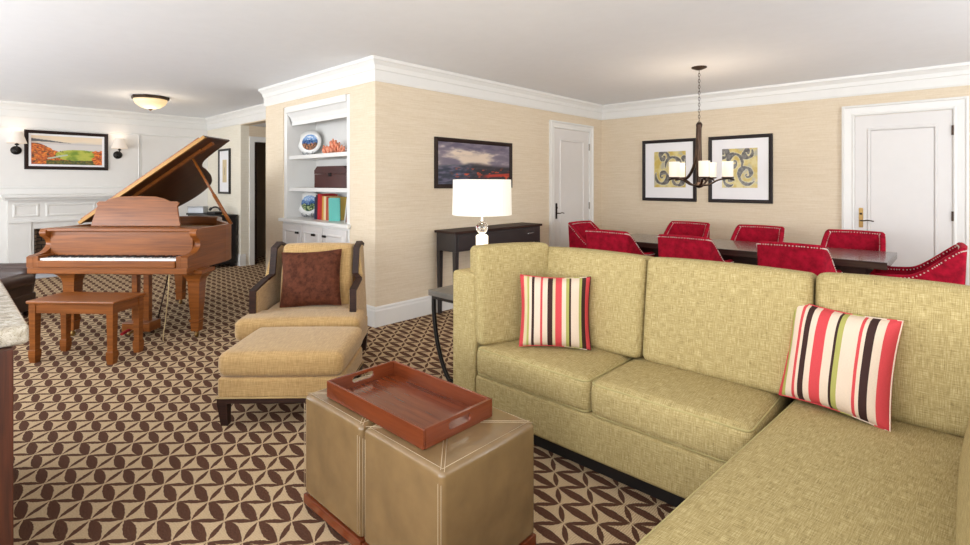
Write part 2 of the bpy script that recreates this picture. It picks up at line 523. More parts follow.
def art(name, w, h, fn, nx, ny, parent, origin, ux, uz, n, th=.004, mat='painting'):
    """flat painted panel of real thickness; fn(u, v) -> sRGB 0..255"""
    bm = B(); ux, uz, n, origin = Vector(ux), Vector(uz), Vector(n), Vector(origin)
    g = [[bm.verts.new(origin+ux*(w*i/nx)+uz*(h*j/ny)+n*th) for j in range(ny+1)] for i in range(nx+1)]
    for i in range(nx):
        for j in range(ny): bm.faces.new([g[i][j], g[i+1][j], g[i+1][j+1], g[i][j+1]])
    o = obj(name, bm, mat, parent)
    ca = o.data.color_attributes.new('Col', 'FLOAT_COLOR', 'POINT')
    k = 0
    for i in range(nx+1):
        for j in range(ny+1):
            ca.data[k].color = lin(*[max(0, min(255, v)) for v in fn(i/nx, j/ny)]); k += 1
    return o

def mixv(a, b, t): return tuple(a[i]+(b[i]-a[i])*t for i in range(3))
def ss(a, b, x):
    t = max(0, min(1, (x-a)/(b-a))); return t*t*(3-2*t)
def fbm(x, y, s=0, o=4):
    v = 0; a = .5
    for i in range(o): v += a*noise.noise(Vector((x, y, s+i*7.3))); x *= 2.03; y *= 2.03; a *= .55
    return v

# ============================================================ THE ROOM
XA, YB, YK, XK, YH, XF = -4.13, 7.08, 2.86, -6.56, 3.42, -10.35   # wall lines
XR, YBK, HC = 2.6, -2.6, 2.6
XH = -8.81
bm = B(); box(bm, XF-.3, XR+.2, YBK-.2, YB+.3, -.06, 0); structure('floor', bm, 'carpet')
bm = B(); box(bm, XF-.3, XR+.2, YBK-.2, YB+.3, HC, HC+.1); structure('ceiling', bm, 'ceiling')
bm = B(); box(bm, XA, XR+.12, YB, YB+.12, 0, HC); structure('wall_back', bm, 'wallpaper')
bm = B(); box(bm, XA-.12, XA, YK, YB+.12, 0, HC)
structure('wall_left', bm, 'wallpaper')
bm = B()
box(bm, -4.58, XA-.12, YK, YK+.2, 0, HC); structure('wall_alcove_right', bm, 'wallpaper')
bm = B(); box(bm, XK, -6.07, YK, YH, 0, HC); structure('wall_alcove_left', bm, 'wallpaper')
bm = B(); box(bm, -6.07, -4.58, YK, YK+.2, 2.31, HC); structure('wall_alcove_top', bm, 'wallpaper')
bm = B(); box(bm, -6.07, -4.58, YK+.42, YK+.48, 0, HC); structure('wall_alcove_back', bm, 'white_wall')
bm = B(); box(bm, XF, XH, YH, YH+.14, 0, HC); structure('wall_hall', bm, 'wallpaper_pale')
bm = B(); box(bm, XH, XK, YH, YH+.14, 2.36, HC); structure('wall_hall_header', bm, 'wallpaper')
bm = B(); box(bm, XF-.12, XF, YBK, YH+.14, 0, HC)
structure('wall_fireplace', bm, 'white_wall')
# hallway
bm = B(); box(bm, XH-.12, XH, YH+.14, 3.62, 0, 2.36); box(bm, XH-.12, XH, 4.42, 6.4, 0, 2.36); box(bm, XH-.12, XH, 3.62, 4.42, 2.1, 2.36)
structure('wall_hall_left', bm, 'wallpaper')
bm = B(); box(bm, XK, XK+.12, YH, 6.4, 0, 2.36); structure('wall_hall_right', bm, 'wallpaper')
bm = B(); box(bm, XH-1.2, XK+.12, 6.4, 6.5, 0, 2.4); structure('wall_hall_end', bm, 'wallpaper')
bm = B(); box(bm, XH-1.2, XK+.12, YH+.14, 6.5, 2.36, 2.42); structure('ceiling_hall', bm, 'ceiling')
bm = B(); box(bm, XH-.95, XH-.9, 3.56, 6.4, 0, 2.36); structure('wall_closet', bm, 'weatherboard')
# right and rear walls with windows
def wall_with_windows(name, horiz, fixed, thick, a0, a1, holes, mat):
    bm = B()
    def bx(a, b, z0, z1):
        if horiz: box(bm, a, b, fixed, fixed+thick, z0, z1)
        else: box(bm, fixed, fixed+thick, a, b, z0, z1)
    cur = a0
    for h0, h1, z0, z1 in holes:
        bx(cur, h0, 0, HC); bx(h0, h1, 0, z0); bx(h0, h1, z1, HC); cur = h1
    bx(cur, a1, 0, HC)
    return structure(name, bm, mat)
rear = [(-9.6, -7.4, .55, 2.25), (-6.6, -4.4, .55, 2.25), (-3.6, -1.4, .55, 2.25), (-.6, 1.6, .55, 2.25)]
wall_with_windows('wall_rear', True, YBK-.14, .14, XF, XR, rear, 'wallpaper')
rightw = [(-1.6, .8, .55, 2.25), (3.2, 5.6, .55, 2.25)]
wall_with_windows('wall_right', False, XR, .14, YBK-.14, YB+.12, rightw, 'wallpaper')
k = 0
for horiz, lst in ((True, rear), (False, rightw)):
    for a, b, z0, z1 in lst:
        k += 1; bm = B()
        def bx(p, q, r_, s_, w=.03):
            if horiz: box(bm, p, q, YBK-.12, YBK-.12+w, r_, s_)
            else: box(bm, XR+.09, XR+.09+w, p, q, r_, s_)
        bx(a, a+.06, z0, z1); bx(b-.06, b, z0, z1); bx(a+.06, b-.06, z0, z0+.06); bx(a+.06, b-.06, z1-.06, z1)
        bx((a+b)/2-.02, (a+b)/2+.02, z0+.06, z1-.06)
        structure('window_%d' % k, bm, 'trim')
        L = bpy.data.lights.new('daylight', 'AREA'); L.shape = 'RECTANGLE'; L.size = b-a-.1; L.size_y = z1-z0-.1
        L.color = (.93, .97, 1.0); L.energy = (92 if a > -9 else 60) if horiz else 72
        lo = bpy.data.objects.new('daylight_window', L); C.objects.link(lo)
        if horiz: lo.location = ((a+b)/2, YBK-.02, (z0+z1)/2); lo.rotation_euler = (R(128), 0, 0)
        else: lo.location = (XR-.02, (a+b)/2, (z0+z1)/2); lo.rotation_euler = (R(128), 0, R(90))

# crown and base mouldings (room on the left of the path)
crown = [(0, HC-.225), (.010, HC-.225), (.016, HC-.205), (.018, HC-.12), (.026, HC-.112), (.034, HC-.07), (.056, HC-.036), (.066, HC-.028), (.070, HC), (0, HC)]
bm = B(); sweep(bm, [(XR, YB), (XA, YB), (XA, YK), (XK, YK), (XK, YH), (XF, YH), (XF, YBK)][::1], crown)
structure('trim_1', bm, 'trim')
base = [(0, 0), (.018, 0), (.018, .15), (.012, .165), (.012, .18), (.004, .195), (0, .195)]
for nm, path in (('baseboard_back', [(-1.01, YB), (XA, YB), (XA, 6.81)]), ('baseboard_left', [(XA, 5.68), (XA, YK), (-4.58, YK)]),
                 ('baseboard_alcove', [(-6.07, YK), (XK, YK), (XK, YH-.0)]), ('baseboard_hall', [(XH, 3.5), (XH, YH), (XF, YH), (XF, 2.62)]),
                 ('baseboard_right', [(XR, YB), (.06, YB)])):
    bm = B(); sweep(bm, path, base); structure(nm, bm, 'trim')
# flip check: the sweep runs with the room on its left
# wall panel moulding on the fireplace wall
bm = B()
pr = [(0, 0), (.012, .008), (.03, .008), (.04, 0)]
rect_mould(bm, 1.0, .95, pr, (XF, 2.32, 1.3), (0, 1, 0), (0, 0, 1), (1, 0, 0))
rect_mould(bm, 2.0, .95, pr, (XF, .35, 1.3), (0, 1, 0), (0, 0, 1), (1, 0, 0))
structure('trim_2', bm, 'trim')

# ------------------------------------------------------------ doors
def door(idx, origin, ux, n, w, h, casing, hinge_right, brass, panel_in=.11):
    """origin = lower left outer casing corner seen from the room"""
    ux = Vector(ux); n = Vector(n); o = Vector(origin); Z = Vector((0, 0, 1))
    bm = B()   # casing
    prof = [(0, 0), (0, .03), (.02, .036), (.03, .026), (casing-.03, .02), (casing-.012, .026), (casing, .02), (casing, 0)]
    pts = [(0, 0, 1, 0), (0, h, 1, -1), (w, h, -1, -1), (w, 0, -1, 0)]; rings = []
    for x, z, sx, sz in pts:
        rings.append([bm.verts.new(o+ux*(x+sx*i)+Z*(z+sz*i)+n*q) for i, q in prof])
    for i in range(3):
        for j in range(len(prof)):
            bm.faces.new([rings[i][j], rings[i][(j+1) % len(prof)], rings[i+1][(j+1) % len(prof)], rings[i+1][j]])
    bm.faces.new(rings[0]); bm.faces.new(rings[3])
    structure('trim_%d' % (idx+2), bm, 'trim')
    def slab(bm, x0, x1, z0, z1, t0, t1):
        cs = [o+ux*x+Z*z+n*t for x in (x0, x1) for z in (z0, z1) for t in (t0, t1)]
        vs = [bm.verts.new(c) for c in cs]
        for f in ((0, 1, 3, 2), (4, 6, 7, 5), (0, 4, 5, 1), (2, 3, 7, 6), (0, 2, 6, 4), (1, 5, 7, 3)): bm.faces.new([vs[i] for i in f])
    bm = B(); dw0, dw1, dz = casing+.003, w-casing-.003, h-casing-.003
    slab(bm, dw0, dw1, .01, dz, .0, .008)
    pi = panel_in
    pr2 = [(0, .008), (.008, .018), (.022, .018), (.034, .006), (.034, .008)]
    rect_mould(bm, dw1-dw0-2*pi, dz-.25-.14, pr2, o+ux*(dw0+pi)+Z*.25+n*0, ux, Z, n)
    d = structure('door_%d' % idx, bm, 'door')
    hx = (dw0+.055) if hinge_right else (dw1-.055)
    zc = 1.0
    bm = B()
    slab(bm, hx-.02, hx+.02, zc-.11, zc+.11, .008, .016)
    bmesh.ops.bevel(bm, geom=bm.edges[:], offset=.004, segments=2, affect='EDGES')
    obj('handle_plate', bm, brass, d)
    bm = B(); s = 1 if hinge_right else -1
    A = o+ux*hx+Z*(zc-.03)
    tube(bm, catmull([A+n*.016, A+n*.05, A+n*.058+ux*s*.03, A+n*.058+ux*s*.07+Z*.006, A+n*.058+ux*s*.12-Z*.004], 5), .007, 8)
    lathe(bm, [(.012, 0), (.012, .012), (.0, .014)], 12)  # thumb turn, moved below
    vs = bm.verts[-36:]
    bmesh.ops.transform(bm, matrix=Matrix.Translation(A+Z*.075+n*.016) @ n.to_track_quat('Z', 'Y').to_matrix().to_4x4(), verts=vs)
    obj('door_handle', bm, 'bronze', d, smooth=True)
    for zz in (.35, 1.05, 1.93):
        bm = B(); xx = (w-casing) if hinge_right else casing
        slab(bm, xx-.012, xx+.006, zz-.05, zz+.05, .008, .024)
        obj('hinge', bm, brass if brass == 'brass' and False else ('bronze' if brass == 'brass' else 'nickel'), d)
    return d
door(1, (XA, 5.69, 0), (0, 1, 0), (1, 0, 0), 1.11, 2.255, .10, True, 'black_iron', .14)
door(2, (-1.007, YB, 0), (1, 0, 0), (0, -1, 0), 1.06, 2.265, .12, True, 'brass', .11)
# casing and dark door seen down the hall
bm = B()
for y0, y1, z0, z1 in ((3.56, 3.64, 0, 2.18), (4.40, 4.50, 0, 2.18), (3.64, 4.40, 2.09, 2.18)): box(bm, XH, XH+.025, y0, y1, z0, z1)
structure('trim_5', bm, 'trim')
bm = B(); box(bm, XH-.75, XH-.02, 3.66, 3.70, .01, 2.08)
for z0, z1 in ((.2, .9), (1.05, 1.95)): box(bm, XH-.62, XH-.15, 3.65, 3.705, z0, z1)
structure('door_3', bm, 'dark_wood')

# ============================================================ PICTURES
def picture(name, label, cat, w, h, fw, origin, ux, n, framemat, fn, nx, ny, mat_w=(0, 0), inner=None, group=None, frame_d=.03, liner=None):
    ux, n, o = Vector(ux), Vector(n), Vector(origin); Z = Vector((0, 0, 1))
    t = thing(name, label, cat, origin, 0, group)
    z = Vector((0, 0, 0))
    bm = B()
    rect_mould(bm, w, h, [(0, 0), (0, frame_d*.8), (fw*.2, frame_d), (fw*.75, frame_d*.8), (fw, frame_d*.55), (fw, 0)], z, ux, Z, n)
    obj('frame', bm, framemat, t)
    mx, mz = mat_w
    if mx:
        bm = B(); mw, mh = w-2*fw, h-2*fw
        rect_mould(bm, mw, mh, [(0, .006), (0, .013), (mx, .013), (mx+.003, .008), (mx+.003, .006)], ux*fw+Z*fw, ux, Z, n)
        obj('mat_board', bm, liner or 'mat', t)
    iw, ih = w-2*fw-2*mx, h-2*fw-2*mx
    if mz:  # unequal mat: vertical border larger
        pass
    bm = None
    art('artwork', iw+.004, ih+.004, fn, nx, ny, t, ux*(fw+mx-.002)+Z*(fw+mx-.002), ux, Z, n, .009)
    return t

def stormy(u, v):
    n = fbm(u*3, v*6, 3); n2 = fbm(u*7+3, v*14, 9); g = math.exp(-((u-.45)/.33)**2-((v-.62+.12*(u-.5))/.2)**2)
    c = mixv((110, 100, 116), (150, 138, 146), ss(-.2, .3, n))
    c = mixv(c, (216, 196, 176), ss(.15, .6, g+.9*n)); c = mixv(c, (222, 204, 186), .7*ss(0, .25, n)*(1-ss(.12, .3, u)))
    c = mixv(c, (74, 66, 92), ss(.0, .3, n2+.1)*.55*ss(.6, .95, v+.2*n))
    hz = .42+.06*math.sin(u*3)+.10*n
    sea = mixv((30, 40, 60), (92, 88, 112), ss(-.15, .3, n2)); sea = mixv(sea, (28, 18, 24), ss(.25, .6, u)*.7)
    c = mixv(sea, c, ss(hz-.07, hz+.07, v))
    c = mixv(c, (206, 80, 40), ss(.16, .26, fbm(u*10, v*18, 31))*(1-ss(.34, .44, v))*ss(.12, .3, u))
    c = mixv(c, (190, 52, 34), ss(.55, .7, u)*(1-ss(.02, .05, abs(v-.20-.12*(u-.6))))*.9)
    return c
picture('painting', 'dark-framed stormy seascape painting behind the table lamp', 'painting', 1.276, .555, .045, (XA, 3.608, 1.332), (0, 1, 0), (1, 0, 0), 'frame', stormy, 130, 60)

def autumn(u, v):
    n = fbm(u*6, v*6, 5); n2 = fbm(u*24, v*20, 8); n3 = fbm(u*3, v*10, 2)
    c = mixv((214, 206, 196), (236, 214, 184), ss(.6, 1, v+.3*n3))                  # sky
    c = mixv(c, (196, 190, 190), ss(.52, .6, v)*(1-ss(.72, .8, v)))
    c = mixv(c, (212, 206, 202), (1-ss(.70, .72, v))*1.0)                          # lake
    hill = .90-.25*u
    if v < hill-.02*n and v > .80-.08*u and u < .6: c = mixv(c, (74, 76, 84), .85)
    tl = .74-.36*ss(.05, .5, u)+.06*n+.10*ss(.45, .62, u)*(1-ss(.62, .75, u))
    if v < tl:
        c = mixv((166, 70, 24), (232, 136, 40), ss(-.2, .3, n2)); c = mixv(c, (74, 52, 30), ss(.15, .35, fbm(u*14, v*12, 4)))
        if u > .5: c = mixv(c, (60, 92, 40), .35+.3*ss(0, .3, n2))
    # fairway
    e = ((u-.66)/.34)**2+((v-.34)/(.20))**2
    if e < 1+.3*n and v < .54: c = mixv((112, 140, 34), (182, 184, 74), ss(-.2, .3, n+.15))
    if v < .16+.05*n and .2 < u: c = mixv((60, 76, 26), (120, 100, 30), ss(-.2, .3, n2))
    if u+.10*n+.05*n2 > .86 and v < .52+.10*n2: c = mixv((176, 66, 22), (236, 136, 48), ss(-.2, .2, n2))
    if v < .5: c = mixv(c, (70, 60, 34), .8*ss(.12, .3, fbm(u*20, v*16, 14))*(1 if u < .45 or u > .86 or v < .18 else 0))
    if abs(v-(.2+.5*(u-.2))-.04*n) < .025 and .22 < u < .5: c = (176, 190, 170)
    return c
picture('painting', 'autumn golf course painting in a dark frame above the white fireplace mantel', 'painting', 1.035, .60, .05, (XF, .85, 1.60), (0, 1, 0), (1, 0, 0), 'frame', autumn, 180, 100, (.028, 0), liner='mat')

def scroll(seed, flip):
    r = random.Random(seed); sw = []
    cs = [(.28, .30, .24, 1), (.62, .62, .26, -1), (.30, .86, .17, 1), (.78, .22, .19, 1), (.95, .75, .15, 1)]
    if flip: cs = [(.70, .34, .27, -1), (.34, .66, .25, 1), (.20, .22, .18, -1), (.72, .88, .15, -1), (.05, .9, .14, 1)]
    for cx, cy, rad, s in cs:
        ph = r.random()*6
        for i in range(90):
            t = i/89; a = ph+s*t*8.5; q = rad*(1-t)**.8
            sw.append((cx+q*math.cos(a), cy+q*math.sin(a), .016+.075*(math.sin(min(1, t*1.15)*PI)**.8)*(.65+.35*math.sin(t*23))*(1-.5*t)))
    def fn(u, v):
        n = fbm(u*5, v*5, seed)
        c = mixv((196, 170, 84), (214, 200, 140), ss(-.25, .25, n)); c = mixv(c, (178, 172, 150), ss(.05, .3, fbm(u*3, v*4, seed+5)))
        d = min(math.hypot(u-a, v-b)-w for a, b, w in sw)
        if d < 0: c = mixv((122, 118, 112), (84, 80, 78), ss(-.2, .2, fbm(u*12, v*12, seed+2)))
        elif d < .012: c = (214, 206, 176)
        return c
    return fn
def print_pic(x0, x1, art_x0, art_x1, seed, flip, label):
    w = x1-x0; h = .875
    t = thing('framed_print', label, 'picture', (x0, YB, 1.133), 0, None)
    ux, n, Z = Vector((1, 0, 0)), Vector((0, -1, 0)), Vector((0, 0, 1)); fw = .045
    bm = B(); rect_mould(bm, w, h, [(0, 0), (0, .026), (fw*.2, .032), (fw*.8, .026), (fw, .018), (fw, 0)], (0, 0, 0), ux, Z, n)
    obj('frame', bm, 'frame_grey', t)
    bm = B(); a0, a1, b0, b1 = art_x0-x0, art_x1-x0, .195, .705
    for p in ((fw, a0, fw, h-fw), (a1, w-fw, fw, h-fw), (a0, a1, fw, b0), (a0, a1, b1, h-fw)): box(bm, p[0], p[1], -.013, -.006, p[2], p[3])
    obj('mat_board', bm, 'mat', t)
    art('artwork', a1-a0, b1-b0, scroll(seed, flip), 80, 90, t, (a0, 0, b0), ux, Z, n, .009)
print_pic(-3.437, -2.655, -3.26, -2.80, 11, False, 'left one of two matching framed prints of grey scrolls on ochre')
print_pic(-2.492, -1.718, -2.32, -1.89, 23, True, 'right one of two matching framed prints of grey scrolls on ochre, nearer the wide door')

def leafprint(u, v):
    c = (206, 186, 146)
    d = math.hypot((u-.5)*1.6, (v-.5)*.9)
    if d < .16 and fbm(u*6, v*6, 3) > -.1: c = (150, 136, 112)
    return c
t = thing('framed_print', 'tall narrow black-framed print on the cream wall beyond the piano lid', 'picture', (-9.75, YH, 1.20), 0)
ux, n, Z = Vector((1, 0, 0)), Vector((0, -1, 0)), Vector((0, 0, 1))
bm = B(); rect_mould(bm, .52, .79, [(0, 0), (0, .03), (.035, .03), (.035, 0)], (0, 0, 0), ux, Z, n); obj('frame', bm, 'black', t)
bm = B()
for p in ((.035, .16, .035, .755), (.36, .485, .035, .755), (.16, .36, .035, .2), (.16, .36, .6, .755)): box(bm, p[0], p[1], -.013, -.006, p[2], p[3])
obj('mat_board', bm, 'mat', t)
art('artwork', .2, .4, leafprint, 20, 40, t, (.16, 0, .2), ux, Z, n, .009)

# ============================================================ FIREPLACE
t = thing('fireplace', 'white fireplace surround with panelled frieze and brick firebox on the far wall', 'fireplace', (XF, 1.38, 0))
bm = B(); bevbox(bm, 0, .30, -.80, .82, 1.17, 1.215, .006); bevbox(bm, 0, .24, -.76, .78, 1.13, 1.17, .006); obj('mantel_shelf', bm, 'trim', t)
bm = B(); box(bm, 0.001, .16, -.72, .74, .80, 1.13)
rect_mould(bm, .62, .2, pr, (.16, -.30, .88), (0, 1, 0), (0, 0, 1), (1, 0, 0)); rect_mould(bm, .3, .2, pr, (.16, -.67, .88), (0, 1, 0), (0, 0, 1), (1, 0, 0)); rect_mould(bm, .3, .2, pr, (.16, .38, .88), (0, 1, 0), (0, 0, 1), (1, 0, 0))
box(bm, .16, .18, -.72, .74, .80, .83)
obj('frieze', bm, 'trim', t)
for s0, s1 in ((-.72, -.46), (.48, .74)):
    bm = B(); bevbox(bm, 0.001, .16, s0, s1, .02, .80, .004)
    obj('pilaster', bm, 'trim', t)
bm = B(); box(bm, .001, .14, -.46, -.43, .02, .8); box(bm, .001, .14, .45, .48, .02, .8); box(bm, .001, .14, -.43, .45, .70, .8); obj('slip', bm, 'trim', t)
bm = B(); box(bm, .002, .02, -.43, .45, .02, .70); box(bm, .02, .12, -.43, -.40, .02, .70); box(bm, .02, .12, .42, .45, .02, .70); obj('firebox', bm, 'brick', t)
bm = B(); bevbox(bm, 0.02, .55, -.80, .82, .001, .02, .004); obj('hearth', bm, 'hearth', t)

# sconces
def sconce(y, z, label):
    t = thing('wall_sconce', label, 'wall lamp', (XF, y, z), 0, 'sconces beside the autumn painting')
    bm = B(); lathe(bm, [(.0, 0), (.065, .0), (.065, .01), (.04, .025), (.0, .03)], 20)
    bmesh.ops.rotate(bm, verts=bm.verts[:], cent=(0, 0, 0), matrix=Matrix.Rotation(R(90), 3, 'Y')); bmesh.ops.translate(bm, verts=bm.verts[:], vec=(0, 0, -.1))
    obj('backplate', bm, 'black_iron', t, smooth=True)
    bm = B(); tube(bm, catmull([(.02, 0, -.1), (.08, 0, -.12), (.13, 0, -.08), (.13, 0, .0)], 5), .009, 8); lathe(bm, [(.02, -.03), (.028, -.02), (.012, .0), (.012, .03)], 12, .13)
    obj('arm', bm, 'black_iron', t, smooth=True)
    bm = B(); pf = [(.115, -.02), (.055, .15)]
    lathe(bm, [(.115, -.0), (.116, .002), (.062, .17), (.058, .17), (.112, .0)], 24, .13)
    obj('lamp_shade', bm, 'sconce_shade', t, smooth='auto')
    L = bpy.data.lights.new('sconce_bulb', 'POINT'); L.energy = .4; L.color = (1, .75, .5); L.shadow_soft_size = .04
    lo = bpy.data.objects.new('sconce_bulb', L); C.objects.link(lo); lo.location = (XF+.13, y, z+.22)
sconce(.76, 1.98, 'left of the two shaded wall sconces flanking the autumn painting')
sconce(2.02, 1.96, 'right of the two shaded wall sconces flanking the autumn painting, beside the piano lid')

# flush ceiling light
t = thing('ceiling_light', 'bronze-rimmed flush ceiling light with glowing alabaster bowl', 'ceiling light', (-8.30, 2.0, HC), R(40))
bm = B(); prism(bm, [(.235*math.cos(R(a)), .235*math.sin(R(a))) for a in range(22, 382, 45)], -.04, -.001, .006); obj('pan', bm, 'bronze', t)
bm = B(); lathe(bm, [(.2, -.041), (.205, -.055), (.18, -.105), (.12, -.15), (.05, -.172), (0, -.176)], 32); obj('glass_bowl', bm, 'globe', t, smooth=True)
bm = B(); lathe(bm, [(.0, -.2), (.012, -.195), (.02, -.182), (.03, -.174), (0, -.17)], 14); obj('finial', bm, 'bronze', t, smooth=True)
L = bpy.data.lights.new('ceiling_bulb', 'POINT'); L.energy = 6; L.color = (1, .85, .65); L.shadow_soft_size = .15
lo = bpy.data.objects.new('ceiling_bulb', L); C.objects.link(lo); lo.location = (-8.30, 2.0, HC-.35)

# ============================================================ BOOKCASE
t = thing('bookcase', 'white built-in bookcase set in the wallpapered alcove behind the armchair', 'bookcase', (-6.07, YK, 0))
W = 1.49; D = .42
bm = B(); box(bm, .002, W-.002, D-.02, D-.001, 0, 2.309); obj('back_panel', bm, 'trim', t)
for x0, x1 in ((.002, .075), (W-.075, W-.002)):
    bm = B(); box(bm, x0, x1, .012, D-.02, .965, 2.309); obj('side_panel', bm, 'trim', t)
bm = B()
prof = [(.0, 2.09), (.02, 2.09), (.02, 2.13), (-.005, 2.14), (-.02, 2.18), (-.055, 2.23), (-.075, 2.24), (-.075, 2.309), (.0, 2.309)]
vs0 = [bm.verts.new((.076, .07+y, z)) for y, z in prof]; vs1 = [bm.verts.new((W-.076, .07+y, z)) for y, z in prof]
bm.faces.new(vs0); bm.faces.new(vs1[::-1])
for i in range(len(prof)): bm.faces.new([vs0[i], vs0[(i+1) % len(prof)], vs1[(i+1) % len(prof)], vs1[i]])
box(bm, .076, W-.076, .07, D-.02, 2.28, 2.309)
obj('cornice', bm, 'trim', t)
for z in (1.72, 1.335):
    bm = B(); bevbox(bm, .076, W-.076, .04, D-.021, z-.045, z, .003); obj('shelf', bm, 'trim', t)
bm = B(); bevbox(bm, -.03, W+.03, -.05, -.001, .925, .965, .006); box(bm, .004, W-.004, -.001, D-.021, .925, .965); obj('counter', bm, 'trim', t)
bm = B(); box(bm, .004, W-.004, .0, D-.021, .0, .925); obj('carcass', bm, 'trim', t)
for i in range(3):
    x0 = .03+i*.478; d = None
    bm = B(); bevbox(bm, x0, x0+.465, -.022, -.001, .11, .90, .003)
    rect_mould(bm, .465-.12, .79-.12, [(0, 0), (.008, .01), (.02, .01), (.028, 0)], (x0+.06, -.022, .17), (1, 0, 0), (0, 0, 1), (0, -1, 0))
    d = obj('door', bm, 'door', t)
    bm = B(); kx = (x0+.40) if i == 0 else (x0+.3 if i == 1 else x0+.06)
    bevbox(bm, kx-.035, kx+.035, -.05, -.035, .80, .825, .004); bevbox(bm, kx-.012, kx+.012, -.036, -.022, .80, .825, .002)
    obj('knob', bm, 'black_iron', d)

def plate(x, z, label, seed):
    t = thing('plate', label, 'plate', (x, YK+.24, z), 0)
    t.rotation_euler = (R(-12), 0, R(38))
    bm = B(); lathe(bm, [(.0, .0), (.09, 0), (.15, .02), (.152, .025), (.09, .008), (0, .008)], 40)
    # dense face disc for the picture
    bmesh.ops.rotate(bm, verts=bm.verts[:], cent=(0, 0, 0), matrix=Matrix.Rotation(R(90), 3, 'X'))
    bmesh.ops.translate(bm, verts=bm.verts[:], vec=(0, 0, .175)); obj('rim', bm, 'keys', t, smooth=True)
    bm = B(); cols = []
    g = {}
    nr, na = 16, 48
    cen = bm.verts.new((0, -.012, .175)); pts = [(0, 0)]
    for r_ in range(1, nr+1):
        for a in range(na):
            q = .1*r_/nr; x_, z_ = q*math.cos(2*PI*a/na), q*math.sin(2*PI*a/na)
            g[r_, a] = bm.verts.new((x_, -.012-.004*(r_/nr), .175+z_)); pts.append((x_/.1, z_/.1))
    for a in range(na): bm.faces.new([cen, g[1, a], g[1, (a+1) % na]])
    for r_ in range(1, nr):
        for a in range(na): bm.faces.new([g[r_, a], g[r_+1, a], g[r_+1, (a+1) % na], g[r_, (a+1) % na]])
    o = obj('painted_scene', bm, 'china', t, smooth=True)
    ca = o.data.color_attributes.new('Col', 'FLOAT_COLOR', 'POINT')
    for i, (u, v) in enumerate(pts):
        n = fbm(u*2.2, v*2.2, seed); n2 = fbm(u*5, v*5, seed+4)
        if v > .35+.2*n: c = mixv((120, 160, 210), (230, 235, 240), ss(-.1, .3, n2))
        elif v > -.1+.4*n: c = mixv((40, 70, 130), (90, 130, 170), ss(-.2, .2, n2))
        elif seed < 40: c = mixv((70, 60, 50), (200, 130, 90), ss(-.2, .25, n2))
        else: c = mixv((40, 70, 50), (190, 200, 140), ss(-.2, .25, n2))
        ca.data[i].color = lin(*c)
    bm = B()
    for s in (-1, 1):
        tube(bm, catmull([(s*.05, .05, .0), (s*.055, .0, .012), (s*.06, -.05, .02), (s*.06, -.055, .045)], 4), .005, 6)
        tube(bm, [(s*.05, .05, .0), (s*.03, .035, .16)], .005, 6)
        tube(bm, catmull([(s*.06, -.055, .02), (s*.03, -.065, .005), (0, -.065, .03)], 4), .004, 6)
    tube(bm, [(-.055, .02, .01), (.055, .02, .01)], .004, 6)
    obj('stand', bm, 'silver', t, smooth=True)
plate(-5.88, 1.72, 'painted plate on a stand on the top bookcase shelf', 33)
plate(-5.90, .965, 'painted plate on a stand beside the row of books', 44)
# empty stand at the right end of the top shelf
bm = B()
for s in (-1, 1):
    tube(bm, catmull([(s*.05, .06, 0.005), (s*.055, .0, .012), (s*.05, -.06, .01), (s*.05, -.07, .05)], 4), .005, 6)
    tube(bm, catmull([(s*.05, .05, .005), (s*.04, .03, .10), (s*.015, .02, .2), (0, .02, .16)], 5), .005, 6)
tube(bm, [(-.055, .0, .012), (.055, .0, .012)], .004, 6); tube(bm, [(-.045, .03, .08), (.045, .03, .08)], .004, 6)
tag(obj('plate_stand', bm, 'silver', smooth=True, loc=(-4.85, YK+.22, 1.72)), 'empty scrolled metal stand at the right end of the top bookcase shelf', 'stand')
# coral
bm = B(); rr = random.Random(5)
for i in range(58):
    a = rr.uniform(0, 2*PI); q = rr.uniform(0, 1); x, y = .22*q*math.cos(a), .08*q*math.sin(a); hh = .045+.11*(1-q)*rr.uniform(.7, 1.1)
    p0 = Vector((x*.9, y*.9, .012)); p1 = Vector((x+rr.uniform(-.02, .02), y+rr.uniform(-.015, .015), hh*.6)); p2 = p1+Vector((rr.uniform(-.035, .035), rr.uniform(-.02, .02), hh*.45))
    tube(bm, [p0, p1, p2, p2+Vector((rr.uniform(-.01, .01), 0, .012))], [.014, .015, .013, .005], 6)
tag(obj('coral', bm, 'coral', smooth=True, loc=(-5.26, YK+.22, 1.72)), 'orange branching coral ornament on the top bookcase shelf', 'coral')
# chest
t = thing('box', 'dark red-brown leather box with chamfered lid on the middle bookcase shelf', 'box', (-5.19, YK+.22, 1.335), R(14))
bm = B(); bevbox(bm, -.25, .25, -.11, .11, .001, .155, .004); obj('body', bm, 'chest', t)
bm = B(); pts = [(-.25, .158), (.25, .158), (.25, .20), (.205, .245), (-.205, .245), (-.25, .20)]
a = [bm.verts.new((x, -.11, z)) for x, z in pts]; b_ = [bm.verts.new((x, .11, z)) for x, z in pts]
bm.faces.new(a); bm.faces.new(b_[::-1])
for i in range(6): bm.faces.new([a[i], a[(i+1) % 6], b_[(i+1) % 6], b_[i]])
obj('lid', bm, 'chest', t)
bm = B(); bevbox(bm, -.02, .02, -.122, -.11, .13, .17, .003); obj('clasp', bm, 'black_iron', t)
